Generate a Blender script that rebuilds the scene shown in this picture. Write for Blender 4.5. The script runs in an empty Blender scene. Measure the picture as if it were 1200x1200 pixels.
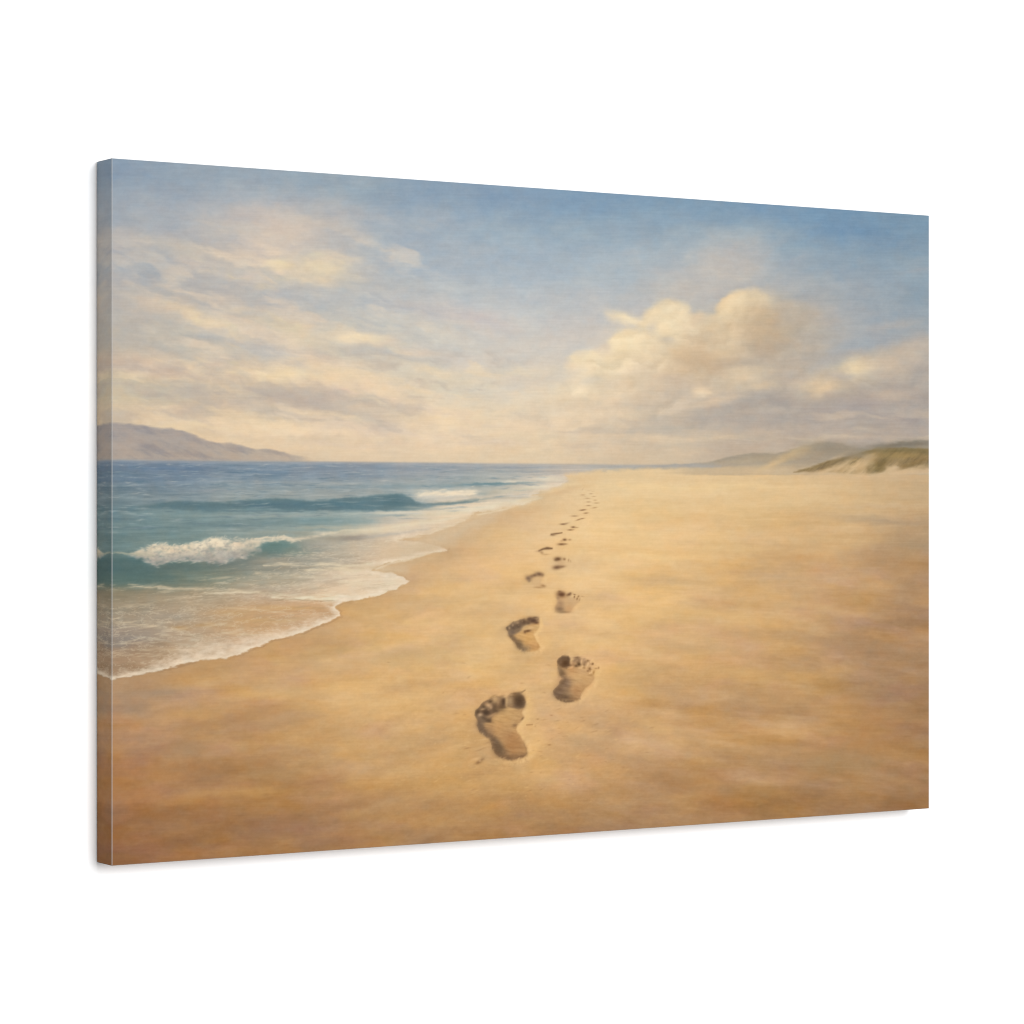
import bpy, math
import numpy as np

# ----------------------------------------------------------------------------
#  A stretched 36 x 24 inch canvas print hanging on a white wall.
#  The picture on the canvas is painted by the numpy code below into a colour
#  attribute of the finely gridded canvas cloth.
# ----------------------------------------------------------------------------
H = 0.6096
W = 0.9144
DEPTH = 0.0322
EDGE = 0.0009          # radius of the folded edge
F = 3428.0             # focal length in px of a 1200 px frame
XL, ZL = -0.5654*H, 4.133*H         # left edge of the front, camera frame (x right, z away)
UX, UZ = 0.846, 0.5332              # direction along the canvas
n_ = math.hypot(UX, UZ); UX /= n_; UZ /= n_
GAIN = 1.458          # light arriving on the canvas front (white card reads this)

rng = np.random.default_rng(7)

def lin(c):
    c = np.asarray(c, dtype=np.float32)/255.0
    return np.where(c <= 0.04045, c/12.92, ((np.maximum(c, 0)+0.055)/1.055)**2.4)

# ---- the painter's sheet: rows run down the canvas, columns along it --------
NX, NY = 1560, 1040
A = np.linspace(0, 1, NX, dtype=np.float32)
B = np.linspace(0, 1, NY, dtype=np.float32)
zc = ZL + A*W*UZ
PXc = 600 + F*(XL + A*W*UX)/zc                    # sheet column -> reference x
SC = F*H/zc                                        # local height of the sheet
PX = np.broadcast_to(PXc[None, :], (NY, NX)).astype(np.float32)
PY = (600 + (B[:, None]-0.5)*SC[None, :]).astype(np.float32)
# straightened y (so that level lines on the sheet stay level): y at the left edge
BY = np.broadcast_to((600 + (B[:, None]-0.5)*829.5), (NY, NX)).astype(np.float32)

def vnoise(x, y, seed):
    r = np.random.default_rng(seed)
    t = r.random((256, 256)).astype(np.float32)
    xi = np.floor(x).astype(np.int32); yi = np.floor(y).astype(np.int32)
    fx = x-xi; fy = y-yi
    fx = fx*fx*(3-2*fx); fy = fy*fy*(3-2*fy)
    x0 = xi & 255; x1 = (xi+1) & 255; y0 = yi & 255; y1 = (yi+1) & 255
    return ((t[y0, x0]*(1-fx)+t[y0, x1]*fx)*(1-fy)+(t[y1, x0]*(1-fx)+t[y1, x1]*fx)*fy)*2-1

def fbm(x, y, seed, octs=4, g=0.5):
    s = 0; a = 1.0; n = 0
    for k in range(octs):
        # each octave turned a little, so that no lattice shows
        c, d = math.cos(0.5*k+0.3), math.sin(0.5*k+0.3)
        s = s + a*vnoise((x*c-y*d)*2**k+17.3*k, (x*d+y*c)*2**k+5.1*k, seed+k)
        n += a; a *= g
    return s/n

def afbm(x, y, sx, sy, seed, octs=4, g=0.55):      # stretched, axis aligned
    s = 0; a = 1.0; n = 0
    for k in range(octs):
        s = s + a*vnoise(x/sx*2**k+17.3*k+y/sy*0.13, y/sy*2**k+5.1*k, seed+k)
        n += a; a *= g
    return s/n

def sstep(a, b, x):
    t = np.clip((x-a)/(b-a), 0, 1)
    return t*t*(3-2*t)

IMG = np.zeros((NY, NX, 3), dtype=np.float32)      # display-referred 0..255

def region(x0, y0, x1, y1):
    c0 = max(0, int(np.searchsorted(PXc, x0))-1); c1 = min(NX, int(np.searchsorted(PXc, x1))+1)
    if c1 <= c0: return None
    bs = []
    for c in (c0, c1-1):
        for y in (y0, y1):
            bs.append((y-600)/SC[c]+0.5)
    r0 = max(0, int(min(bs)*(NY-1))-1); r1 = min(NY, int(max(bs)*(NY-1))+2)
    if r1 <= r0: return None
    return slice(r0, r1), slice(c0, c1)

def mix(sl, m, col):
    v = IMG[sl]
    v += m[..., None]*(np.asarray(col, dtype=np.float32)-v)

# warped coordinates for painterly edges
WX = PX + 9*fbm(PX/38, PY/20, 11, 4) + 3*fbm(PX/9, PY/5, 12, 2)
WY = PY + 6*fbm(PX/42, PY/18, 21, 4) + 1.6*fbm(PX/9, PY/5, 22, 2)
VX = PX + 2.0*fbm(PX/7, PY/3, 31, 3)
VY = PY + 1.1*fbm(PX/8, PY/3, 41, 3)

def dab(x, y, rx, ry, ang, col, op=0.8, hard=0, warp='w', X=None, Y=None):
    R = max(rx, ry)*(2.4 if not hard else 1.5)+14
    sl = region(x-R, y-R, x+R, y+R)
    if sl is None: return
    if warp == 'w': qx, qy = WX[sl], WY[sl]
    elif warp == 'v': qx, qy = VX[sl], VY[sl]
    else: qx, qy = PX[sl], PY[sl]
    c, s = math.cos(math.radians(ang)), math.sin(math.radians(ang))
    dx = qx-x; dy = qy-y
    u = (dx*c+dy*s)/rx; v = (-dx*s+dy*c)/ry
    d2 = u*u+v*v
    if hard:
        d = np.sqrt(d2)
        m = 1-sstep(1-1.0/hard, 1+1.0/hard, d)
    else:
        m = np.exp(-d2*1.25)
    mix(sl, op*m, col)

def line(pts, w, col, op=0.8, warp='v', frag=0, seed=5, side=0):
    """soft stroke along a polyline; w = half width (or list)"""
    P = np.array(pts, dtype=np.float32)
    ws = np.array(w if hasattr(w, '__len__') else [w]*len(P), dtype=np.float32)
    R = float(ws.max())*3+6
    sl = region(P[:, 0].min()-R, P[:, 1].min()-R, P[:, 0].max()+R, P[:, 1].max()+R)
    if sl is None: return
    qx, qy = {'w': (WX, WY), 'v': (VX, VY), 'n': (PX, PY)}[warp]
    qx = qx[sl]; qy = qy[sl]
    best = np.full(qx.shape, 1e9, dtype=np.float32)
    for k in range(len(P)-1):
        ax, ay = P[k]; bx, by = P[k+1]
        ex, ey = bx-ax, by-ay
        t = np.clip(((qx-ax)*ex+(qy-ay)*ey)/(ex*ex+ey*ey+1e-6), 0, 1)
        d = np.hypot(qx-ax-t*ex, qy-ay-t*ey)/(ws[k]*(1-t)+ws[k+1]*t)
        best = np.minimum(best, d)
    m = np.exp(-best**2*1.1)*op
    if frag:
        n = afbm(PX[sl], PY[sl], 14, 2.6, seed, 3)
        m = m*sstep(-frag, 0.9-frag, n+0.35)
    mix(sl, m, col)

def pdist(P, qx, qy):
    """signed distance to polygon, negative inside"""
    P = np.array(P, dtype=np.float32)
    best = np.full(qx.shape, 1e9, dtype=np.float32)
    ins = np.zeros(qx.shape, dtype=bool)
    for k in range(len(P)):
        ax, ay = P[k]; bx, by = P[(k+1) % len(P)]
        ex, ey = bx-ax, by-ay
        t = np.clip(((qx-ax)*ex+(qy-ay)*ey)/(ex*ex+ey*ey+1e-6), 0, 1)
        best = np.minimum(best, np.hypot(qx-ax-t*ex, qy-ay-t*ey))
        if ay != by:
            c = ((ay > qy) != (by > qy)) & (qx < (bx-ax)*(qy-ay)/(by-ay)+ax)
            ins ^= c
    return np.where(ins, -best, best)

def poly(pts, col, op=1, soft=1.2, warp='v'):
    P = np.array(pts, dtype=np.float32)
    R = soft*2+8
    sl = region(P[:, 0].min()-R, P[:, 1].min()-R, P[:, 0].max()+R, P[:, 1].max()+R)
    qx, qy = {'w': (WX, WY), 'v': (VX, VY), 'n': (PX, PY)}[warp]
    d = pdist(P, qx[sl], qy[sl])
    m = 1-sstep(-soft, soft, d)
    mix(sl, op*m, col)
    return sl, d, m

def field(pts, sx, sy, X, Y):
    """smooth colour field through scattered colour notes"""
    # evaluated coarsely, then enlarged
    gx = np.arange(100, 1121, 10, dtype=np.float32); gy = np.arange(160, 1041, 6, dtype=np.float32)
    GX, GY = np.meshgrid(gx, gy)
    num = np.zeros(GX.shape+(3,), dtype=np.float32); den = np.zeros(GX.shape, dtype=np.float32)
    for (x, y, c) in pts:
        d2 = ((GX-x)/sx)**2+((GY-y)/sy)**2
        w = np.exp(-d2)+1e-3/(1+d2)**2
        num += w[..., None]*np.array(c, dtype=np.float32); den += w
    g = num/den[..., None]
    fx = np.clip((X-100)/10, 0, len(gx)-1.001); fy = np.clip((Y-160)/6, 0, len(gy)-1.001)
    xi = fx.astype(np.int32); yi = fy.astype(np.int32); fx = (fx-xi)[..., None]; fy = (fy-yi)[..., None]
    return (g[yi, xi]*(1-fx)+g[yi, xi+1]*fx)*(1-fy)+(g[yi+1, xi]*(1-fx)+g[yi+1, xi+1]*fx)*fy

# ============================== SKY ==========================================
SKY = [
 (140,195,(122,148,178)),(220,205,(132,154,178)),(300,212,(140,160,180)),(400,218,(138,160,180)),(500,222,(122,151,182)),
 (600,230,(118,150,184)),(700,238,(108,146,184)),(800,243,(112,148,182)),(900,248,(103,144,184)),(1000,255,(98,140,180)),(1085,262,(104,140,172)),
 (140,240,(150,162,176)),(220,250,(160,168,178)),(300,250,(165,170,178)),(400,255,(160,170,180)),(500,262,(145,165,186)),
 (600,270,(138,164,188)),(700,275,(140,164,186)),(800,280,(150,168,184)),(900,285,(138,162,182)),(1000,290,(118,150,180)),(1085,300,(126,152,176)),
 (140,300,(172,172,174)),(220,300,(178,176,174)),(300,300,(192,184,174)),(400,300,(180,180,178)),(500,305,(162,174,186)),
 (600,310,(154,172,190)),(700,315,(160,176,190)),(800,320,(168,176,182)),(900,330,(158,168,178)),(1000,330,(140,158,176)),(1085,345,(128,152,174)),
 (140,350,(180,174,168)),(220,350,(186,180,172)),(300,350,(186,182,176)),(400,350,(190,188,182)),(500,350,(188,190,188)),
 (600,355,(186,190,192)),(700,360,(186,186,184)),(1000,370,(152,162,172)),(1085,385,(146,158,168)),
 (140,400,(188,178,164)),(220,400,(188,182,170)),(300,400,(198,188,174)),(400,400,(206,196,178)),(500,400,(204,198,186)),
 (600,400,(202,196,188)),(700,400,(206,196,184)),(980,415,(160,162,166)),(1085,425,(170,162,156)),
 (140,450,(198,184,158)),(220,450,(200,184,160)),(300,455,(208,188,162)),(400,450,(212,194,168)),(500,450,(216,202,178)),
 (600,455,(216,204,182)),(700,455,(220,202,174)),(900,460,(178,166,154)),(1085,470,(166,156,148)),
 (140,490,(206,186,158)),(220,495,(220,196,160)),(300,500,(222,198,164)),(400,495,(216,196,168)),(500,495,(222,202,172)),
 (600,500,(224,202,170)),(700,500,(222,198,168)),(800,500,(200,182,160)),(900,505,(184,168,154)),(1085,505,(172,160,150)),
 (140,530,(218,196,164)),(300,530,(216,192,160)),(450,530,(222,198,166)),(600,530,(222,198,164)),(750,530,(208,186,156)),
 (900,530,(192,172,148)),(1085,525,(178,162,146)),
]
def lift(c, y):
    k = max(0.0, min(1.0, (c[2]-c[0])/50.0))
    return (c[0]+11*k, c[1]+6*k, c[2]+1*k)
SKY = [(x, y, lift(c, y)) for x, y, c in SKY]
IMG[:] = field(SKY, 62, 26, WX, WY)
# --- left, streaky lit cloud sheet
LB = [
 (295,262,80,26,12,(196,186,174),.55),(330,262,50,12,12,(208,190,170),.6),(390,250,40,14,15,(182,178,176),.5),
 (185,285,50,9,12,(196,184,170),.6),(185,312,38,13,8,(158,167,175),.75),(140,315,20,14,0,(165,168,172),.5),(282,276,26,8,15,(164,171,177),.6),
 (240,296,45,10,12,(198,186,170),.6),(262,322,34,7,24,(216,198,166),.75),(230,312,20,6,20,(206,190,166),.6),
 (320,290,60,14,8,(206,192,172),.6),(330,310,14,6,0,(232,212,168),.8),(380,304,26,8,8,(232,210,170),.85),(366,325,34,8,6,(230,208,168),.8),
 (300,331,22,5,5,(222,202,168),.7),(400,300,22,6,15,(224,204,172),.6),(345,340,60,9,10,(188,184,178),.6),(260,345,60,10,6,(180,176,172),.6),
 (170,346,50,9,0,(178,174,168),.5),(440,330,60,10,14,(200,190,176),.6),(500,362,60,9,12,(206,194,178),.6),(560,372,40,8,12,(206,192,178),.45),
 (410,352,50,9,8,(178,182,184),.6),(330,352,30,8,8,(180,180,180),.5),(460,335,36,9,20,(176,182,186),.4),
 (165,350,30,5,14,(206,190,164),.6),(185,362,40,9,14,(208,192,162),.6),(230,374,44,7,24,(220,200,164),.8),(262,388,34,7,24,(216,198,166),.7),
 (290,364,44,7,18,(214,197,166),.75),(330,378,32,7,22,(212,196,168),.6),(345,395,44,9,20,(218,202,168),.7),(300,390,34,7,20,(190,184,176),.5),
 (180,398,60,12,5,(184,179,170),.6),(250,410,60,9,10,(192,184,170),.55),(330,412,50,8,8,(206,196,178),.5),
 (150,424,50,9,8,(210,188,156),.75),(200,434,60,10,10,(208,186,158),.65),(250,418,26,4,12,(210,190,162),.5),(240,432,30,5,8,(190,178,164),.4),
 (160,455,60,7,5,(196,184,166),.5),(255,428,26,4,14,(212,190,162),.5),
 (352,382,16,5,10,(226,204,168),.6),(424,397,34,6,6,(234,212,172),.85),(460,404,22,5,14,(226,206,172),.55),(492,414,30,5,8,(224,204,172),.6),
 (300,436,38,7,2,(232,209,168),.8),(328,430,26,6,4,(236,213,172),.7),(346,442,24,7,18,(230,206,168),.7),(275,440,18,5,0,(228,204,166),.6),
 (372,430,30,12,24,(230,206,166),.7),(400,444,26,9,22,(228,202,164),.6),(440,454,36,7,20,(236,210,172),.75),(405,462,20,8,15,(226,200,166),.5),
 (320,450,30,4,6,(196,178,156),.7),(348,460,28,6,12,(188,174,160),.75),(390,472,44,10,8,(184,172,160),.7),(330,482,40,6,4,(180,172,162),.7),
 (285,474,30,5,4,(204,186,160),.5),(440,484,40,9,8,(198,182,164),.6),(462,466,12,9,30,(202,182,162),.55),(500,476,34,6,18,(234,210,174),.7),
 (540,490,36,7,10,(228,202,168),.55),(486,500,46,6,4,(212,194,170),.5),(430,505,60,4,2,(226,204,172),.6),
 (235,495,80,5,4,(230,206,168),.7),(300,507,70,5,3,(228,204,168),.6),(370,508,50,4,3,(232,208,172),.6),(400,500,46,4,3,(206,190,168),.5),
 (200,480,60,5,3,(214,192,160),.6),(420,522,80,3,1,(206,192,172),.5),(500,512,60,4,2,(230,206,172),.5),(560,520,60,3,1,(210,194,170),.45),
 (530,262,24,6,5,(160,170,182),.4),(470,262,30,8,20,(162,170,180),.4),(560,300,30,8,-20,(170,178,186),.4),(495,298,20,10,30,(140,164,190),.35),
 (540,425,30,6,0,(210,200,186),.3),(620,455,50,12,-5,(222,208,182),.45),(585,500,60,6,0,(228,204,170),.5),
 (160,205,30,5,0,(130,154,184),.4),(230,225,50,10,6,(146,162,180),.4),(350,206,40,6,4,(140,162,184),.4),
]
for (x, y, rx, ry, an, c, op) in LB:
    lit = c[0] > 203
    dab(x, y, rx*1.1, ry*1.45, an, (c[0]+2, c[1]-1, c[2]+6) if lit else c, op*.92)
# broken edges and small tufts riding on the lit streaks
tf = np.random.default_rng(77)
for (x, y, rx, ry, an, c, op) in LB:
    if c[0] < 212 or y > 500: continue
    for q in range(5):
        t = tf.normal(0, .55); ca, sa = math.cos(math.radians(an)), math.sin(math.radians(an))
        o = tf.normal(0, .7)*ry
        dab(x+t*rx*ca-o*sa, y+t*rx*sa+o*ca, tf.uniform(5, 14), tf.uniform(2, 4), an+tf.normal(0, 12),
            (c[0]+tf.uniform(-6, 6), c[1]+tf.uniform(-6, 5), c[2]+tf.uniform(-4, 10)), .32)
def rotn(ang, sx, sy, seed, octs=5, g=.55, X=None, Y=None):
    a = math.radians(ang); X = WX if X is None else X; Y = WY if Y is None else Y
    u = X*math.cos(a)+Y*math.sin(a); v = -X*math.sin(a)+Y*math.cos(a)
    return afbm(u, v, sx, sy, seed, octs, g)
reach = (1-sstep(430, 640, PX))*sstep(225, 320, PY)*(.55+.45*sstep(140, 240, PX))*(1-sstep(490, 522, PY))
n1 = rotn(19, 66, 18, 611, 4, .46); n1b = rotn(19, 66, 18, 611, 4, .46, WX+5, WY+4)
lit = np.clip((n1-n1b)*3.2, -1, 1)
up = sstep(.0, .5, n1)*reach; dn_ = sstep(.02, .5, -n1)*reach
IMG += (up*.55)[..., None]*(np.array((228,205,178), dtype=np.float32)-IMG)
IMG += (dn_*.34)[..., None]*(np.array((172,176,180), dtype=np.float32)-IMG)*(1-.5*sstep(380, 470, PY))[..., None]
IMG += (lit*reach*5)[..., None]*np.array([1.1, .9, .5], dtype=np.float32)
low = (1-sstep(560, 700, PX))*sstep(395, 430, PY)*(1-sstep(505, 530, PY))
n2 = rotn(14, 50, 13, 631, 4, .5)
IMG += (sstep(.05, .45, -n2)*low*.42)[..., None]*(np.array((184,170,158), dtype=np.float32)-IMG)
IMG += (sstep(.0, .45, n2)*low*.50)[..., None]*(np.array((234,209,172), dtype=np.float32)-IMG)
for s in [(350,262,60,22,10,(206,192,174),.4),(375,318,46,20,8,(220,202,170),.45),(370,312,24,9,6,(236,214,174),.6),(320,308,12,6,0,(234,212,172),.55),(425,397,34,6,6,(238,214,174),.6),
          (330,437,60,8,4,(236,212,170),.6),(400,446,30,9,24,(234,206,168),.5),(470,462,34,7,18,(236,210,172),.5),(240,376,46,7,22,(226,206,170),.5),(340,388,50,8,20,(224,204,168),.45),
          (350,470,50,8,10,(184,170,160),.55),(430,480,44,8,8,(192,176,160),.45),(270,503,110,5,3,(236,210,170),.5)]: dab(*s)
for s in [(260,522,240,9,1,(234,205,168),.4),(480,524,200,9,0,(232,204,168),.4),(600,500,140,14,0,(230,206,172),.3),(330,500,120,7,3,(238,211,174),.45),(500,490,90,8,6,(236,210,174),.35)]: dab(*s)
# --- right, the cumulus bank
RB = [
 (850,318,54,34,-30,(186,181,175),.7),(800,340,50,26,-20,(192,185,176),.5),(925,400,80,44,0,(182,173,162),.6),(950,350,70,30,-10,(168,170,170),.5),(690,420,90,40,-10,(206,196,182),.45),
 (860,312,46,26,-30,(184,180,176),.6),(820,345,40,24,-30,(192,184,174),.6),(870,330,40,22,-30,(188,180,170),.6),(786,345,26,18,0,(196,186,174),.6),
 (745,297,12,5,0,(176,178,180),.4),(806,300,8,6,0,(188,186,180),.5),(770,318,14,6,10,(180,180,182),.4),
 (920,320,44,7,-24,(166,170,172),.5),(905,340,40,12,-10,(180,176,170),.5),(960,350,50,12,-4,(164,168,170),.45),(1000,340,50,9,2,(158,164,170),.45),
 (940,380,60,30,0,(184,173,160),.65),(980,385,40,12,0,(168,168,168),.5),
 (700,372,60,10,-6,(194,190,186),.35),(690,395,60,12,0,(204,196,186),.4),
]
for s in RB: dab(*s)
RH = [ # lit lobes, firmer edged: x,y,rx,ry,ang,col,op,hard
 (705,458,60,20,0,(226,206,174),.4,.75),(650,464,50,12,-6,(226,208,180),.35,.7),
 (800,420,80,46,0,(214,194,166),.75,1.3),(870,410,70,46,0,(204,184,156),.7,1.3),
 (745,440,60,26,-8,(226,204,170),.75,1.3),(700,436,34,18,-20,(228,208,174),.6,1.3),
 (727,371,14,5,14,(224,206,174),.5,.9),(738,376,10,5,30,(228,208,172),.6,1.2),(785,372,24,17,0,(228,208,170),.8,1.8),(776,388,26,18,0,(230,208,168),.7,1.4),
 (742,402,21,14,0,(234,212,172),.8,1.8),(734,404,12,9,0,(242,220,174),.7,1.3),(764,404,32,20,0,(230,207,168),.6,1.3),
 (688,421,16,9,0,(236,214,174),.75,1.4),(706,438,22,12,-10,(230,208,170),.6,1.3),(722,428,18,9,-10,(234,212,172),.5,1.3),
 (872,364,26,18,-10,(222,198,158),.8,1.6),(864,356,15,10,-10,(230,206,164),.7,1.4),(882,380,36,28,0,(212,186,148),.7,1.3),(850,384,20,14,0,(220,198,160),.6,1.3),
 (898,344,14,10,0,(196,184,168),.5,1.2),(824,382,22,14,0,(216,196,164),.6,1.3),
]
for (x, y, rx, ry, an, c, op, hd) in RH:
    dab(x, y, rx, ry, an, c, op, hd*1.35)
    if hd < 1.25 or rx > 60: continue
    for q in range(int(6+rx*.5)):          # billows along the lit, upper left rim; shade in the lee
        th = tf.uniform(math.radians(150), math.radians(330)); r = tf.uniform(.6, 1.02)
        pr = tf.uniform(.16, .34)*max(rx, ry)
        k = .5-.5*math.cos(th-math.radians(45))
        cc = (c[0]+8*k-4, c[1]+6*k-5, c[2]+6*k-4)
        dab(x+rx*r*math.cos(th), y+ry*r*math.sin(th), pr*1.1, pr*.85, 0, cc, .42, 1.6, 'v')
    for q in range(4):
        th = tf.uniform(math.radians(-10), math.radians(110)); r = tf.uniform(.2, .8)
        pr = tf.uniform(.2, .4)*max(rx, ry)
        dab(x+rx*r*math.cos(th), y+ry*r*math.sin(th), pr*1.2, pr*.7, 0, (c[0]-22, c[1]-24, c[2]-20), .28, 0, 'v')
RS = [
 (820,424,30,13,10,(202,175,140),.8),(800,410,24,10,20,(212,186,150),.5),(900,392,30,26,0,(192,170,142),.7),(930,372,26,20,0,(188,174,156),.6),
 (850,416,20,14,0,(210,188,156),.5),(896,372,16,18,0,(200,174,140),.6),(915,352,24,14,10,(186,174,156),.6),(960,368,24,14,0,(182,172,160),.5),
 (960,395,36,16,0,(182,174,160),.5),(790,448,36,9,6,(206,186,162),.5),(780,470,50,8,2,(212,192,166),.5),
 (805,460,40,10,0,(192,176,158),.6),(745,462,40,9,0,(216,192,160),.5),(700,470,60,7,0,(224,200,168),.6),(780,398,7,4,20,(196,186,172),.5),
 (850,440,24,9,-10,(190,174,154),.6),(880,430,44,11,0,(180,168,154),.6),(872,442,22,6,0,(220,196,162),.65),(860,438,10,5,0,(224,200,166),.6),
 (893,452,18,4,0,(210,186,154),.6),(827,459,11,6,0,(232,206,172),.8),(842,470,24,5,-10,(222,196,166),.6),(812,478,20,4,-6,(218,194,164),.5),
 (930,444,40,8,0,(182,170,156),.5),(900,470,70,13,-4,(172,162,152),.75),(875,485,60,10,-4,(170,160,150),.7),(820,488,60,6,-2,(190,176,158),.6),
 (965,452,22,10,0,(214,188,154),.75),(955,458,14,6,0,(222,192,154),.6),(945,450,20,4,-10,(206,184,154),.5),(985,465,26,9,-10,(186,170,152),.5),
 (1006,428,17,9,0,(222,200,162),.8),(1002,432,9,6,0,(232,208,168),.5),(1030,430,28,11,0,(200,182,160),.65),(1062,412,34,13,-10,(186,172,156),.6),
 (1050,380,42,6,-8,(182,174,164),.6),(1080,402,30,9,0,(172,166,160),.5),(1010,400,44,8,-4,(152,162,172),.6),(990,425,22,7,0,(160,164,168),.5),
 (1075,350,30,7,4,(134,154,170),.4),(1082,316,24,4,-14,(156,158,164),.5),(1000,310,60,10,4,(130,154,178),.4),(990,270,60,12,4,(104,143,182),.5),
 (960,300,34,8,6,(140,160,180),.35),(935,305,24,5,-24,(166,168,172),.4),(1060,290,40,8,2,(120,148,176),.4),
 (1040,466,22,9,0,(194,172,150),.7),(1070,465,34,14,0,(170,158,148),.6),(1000,478,50,11,-2,(168,156,150),.7),(950,488,60,9,-3,(168,158,150),.6),
 (1060,488,50,9,0,(166,156,150),.5),(1085,440,22,16,0,(172,162,152),.5),
 (890,504,54,5,-2,(214,190,158),.6),(850,512,50,4,-2,(206,186,158),.5),(760,504,60,6,0,(198,184,164),.6),(830,518,50,4,-2,(192,178,158),.5),
 (700,488,80,5,0,(224,202,170),.6),(640,512,60,5,0,(226,202,166),.5),(720,514,60,4,0,(206,190,166),.45),(940,512,60,5,-2,(190,174,152),.5),
 (1020,508,60,6,0,(178,164,150),.5),(790,500,40,3,0,(186,178,162),.5),(730,530,80,4,0,(214,190,158),.5),(680,500,50,3,0,(232,206,170),.5),
]
# the body of the bank: one ragged mass, modelled by light from the upper left
bank = [(560,500),(600,478),(640,462),(655,448),(672,438),(676,420),(690,410),(704,414),(716,420),(714,402),(724,386),(742,386),(734,377),(712,369),(734,366),(756,376),(766,358),(786,350),(804,358),(814,380),(836,378),(848,358),(858,344),(870,338),(884,338),(897,343),(908,352),(942,356),(968,366),(976,390),(968,414),(950,430),(985,424),(1004,416),(1022,408),(1050,398),(1100,385),(1120,530),(560,530)]
slb = region(540, 290, 1110, 545)
X_, Y_ = PX[slb], PY[slb]
jx = X_+5*fbm(X_/16, Y_/13, 711, 4, .6); jy = Y_+5*fbm(X_/16, Y_/13, 731, 4, .6)
sd = pdist(bank, jx, jy)
wid = 8+10*sstep(930, 1000, X_)+9*(1-sstep(640, 730, X_))
mb = (1-sstep(-wid, wid*.8, sd))*(.72+.28*sstep(660, 760, X_+(Y_-380)*.6))*(1-sstep(470, 520, Y_))
BANKC = [(600,480,(222,202,174)),(660,450,(230,210,178)),(700,430,(232,212,176)),(740,400,(236,214,176)),(785,372,(232,212,176)),(770,410,(230,208,172)),(740,450,(224,202,172)),(700,480,(222,200,170)),
 (820,420,(208,182,148)),(840,395,(220,196,162)),(866,356,(232,208,168)),(880,385,(216,190,154)),(905,385,(196,176,148)),(935,370,(188,176,160)),(960,395,(178,170,160)),(900,415,(186,170,150)),(870,440,(208,188,158)),(830,455,(210,190,162)),
 (800,475,(196,180,160)),(860,485,(174,162,152)),(900,470,(172,162,150)),(930,440,(182,170,156)),(960,455,(204,184,154)),(1006,428,(216,194,160)),(1040,425,(192,176,158)),(1070,405,(180,170,158)),(1000,475,(170,160,150)),(1080,450,(172,162,150)),(1060,480,(168,158,148)),(760,500,(204,188,164)),(840,512,(196,180,158)),(950,500,(172,162,150))]
bc = field(BANKC, 30, 18, WX, WY)[slb]
def billow(x, y):
    a = 1-np.abs(fbm(x/40, y/29, 741, 2))*1.7
    b = 1-np.abs(fbm(x/17, y/13, 751, 3))*1.3
    return a*1.2+.33*b
hh = billow(jx, jy); hb = billow(jx+4.5, jy+5)
rl = np.clip((hh-hb)*1.7, -1, 1)
v = IMG[slb]
v += (mb*(.74-.22*(1-sstep(600, 720, X_))))[..., None]*(bc-v)
v += (rl*mb*(10.5-4*sstep(900, 1000, X_)))[..., None]*np.array([1.05, .98, .85], dtype=np.float32)
rimb = np.exp(-((sd+5)/5)**2)*mb*sstep(1010, 960, X_) if False else np.exp(-((sd+5)/5)**2)*mb*(1-sstep(900, 930, X_))*sstep(640, 700, X_)
v += (rimb*.26)[..., None]*(np.array((240,218,180), dtype=np.float32)-v)
for s in RS: dab(*(s[:6]+(s[6]*(.95 if s[5][0] < 212 and s[0] > 770 else .6),)))
for s in [(818,424,36,13,12,(200,172,138),.7),(838,404,18,12,20,(208,184,150),.5),(905,396,24,24,0,(184,162,136),.65),(893,378,12,18,0,(196,172,140),.5),(938,376,24,20,0,(182,168,150),.55),(925,408,34,12,0,(178,164,148),.55),
          (800,446,44,8,4,(198,178,154),.6),(745,446,30,7,6,(214,190,156),.5),(712,452,34,6,0,(214,194,166),.5),(782,400,12,6,20,(202,186,162),.6),(764,384,7,9,20,(206,196,180),.6),(852,428,22,8,-10,(190,168,142),.6),
          (690,446,18,6,-10,(206,196,180),.5),(664,440,24,9,-10,(202,196,186),.45),(680,408,18,9,-10,(196,194,190),.5),(742,382,14,4,20,(200,192,182),.5),(885,352,20,8,10,(212,190,158),.4),(862,352,12,8,-20,(236,212,172),.6),(852,366,8,10,0,(234,210,170),.5),
          (735,404,14,10,0,(244,221,178),.6),(786,366,18,8,0,(234,212,174),.5),(700,476,60,7,0,(210,190,164),.4)]: dab(*s, warp='v')
for s in [(960,455,24,10,-6,(222,194,156),.75),(1006,428,20,10,0,(228,204,164),.8),(1001,433,9,6,0,(236,212,172),.6),(1032,424,28,10,-6,(204,184,158),.5),(1066,408,34,9,-12,(196,180,160),.5),(868,440,26,8,-6,(222,198,164),.6),
          (827,459,12,7,0,(236,210,174),.7),(842,472,30,5,-10,(224,198,166),.55),(895,452,22,6,-6,(212,190,160),.5),(1046,466,24,8,0,(200,178,154),.5),(940,420,40,8,0,(176,166,156),.5),
          (985,440,16,8,0,(170,164,160),.5),(915,475,50,12,-4,(168,158,150),.45),(1010,478,60,12,-3,(166,156,150),.5),(850,492,60,8,-3,(172,162,152),.5),(770,455,26,10,0,(214,192,164),.5),
          (850,305,50,24,-30,(190,184,176),.5),(835,285,26,14,-50,(180,180,178),.4),(800,330,30,16,-20,(190,184,176),.45),(770,335,24,12,0,(184,182,178),.4)]: dab(*s)
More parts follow.
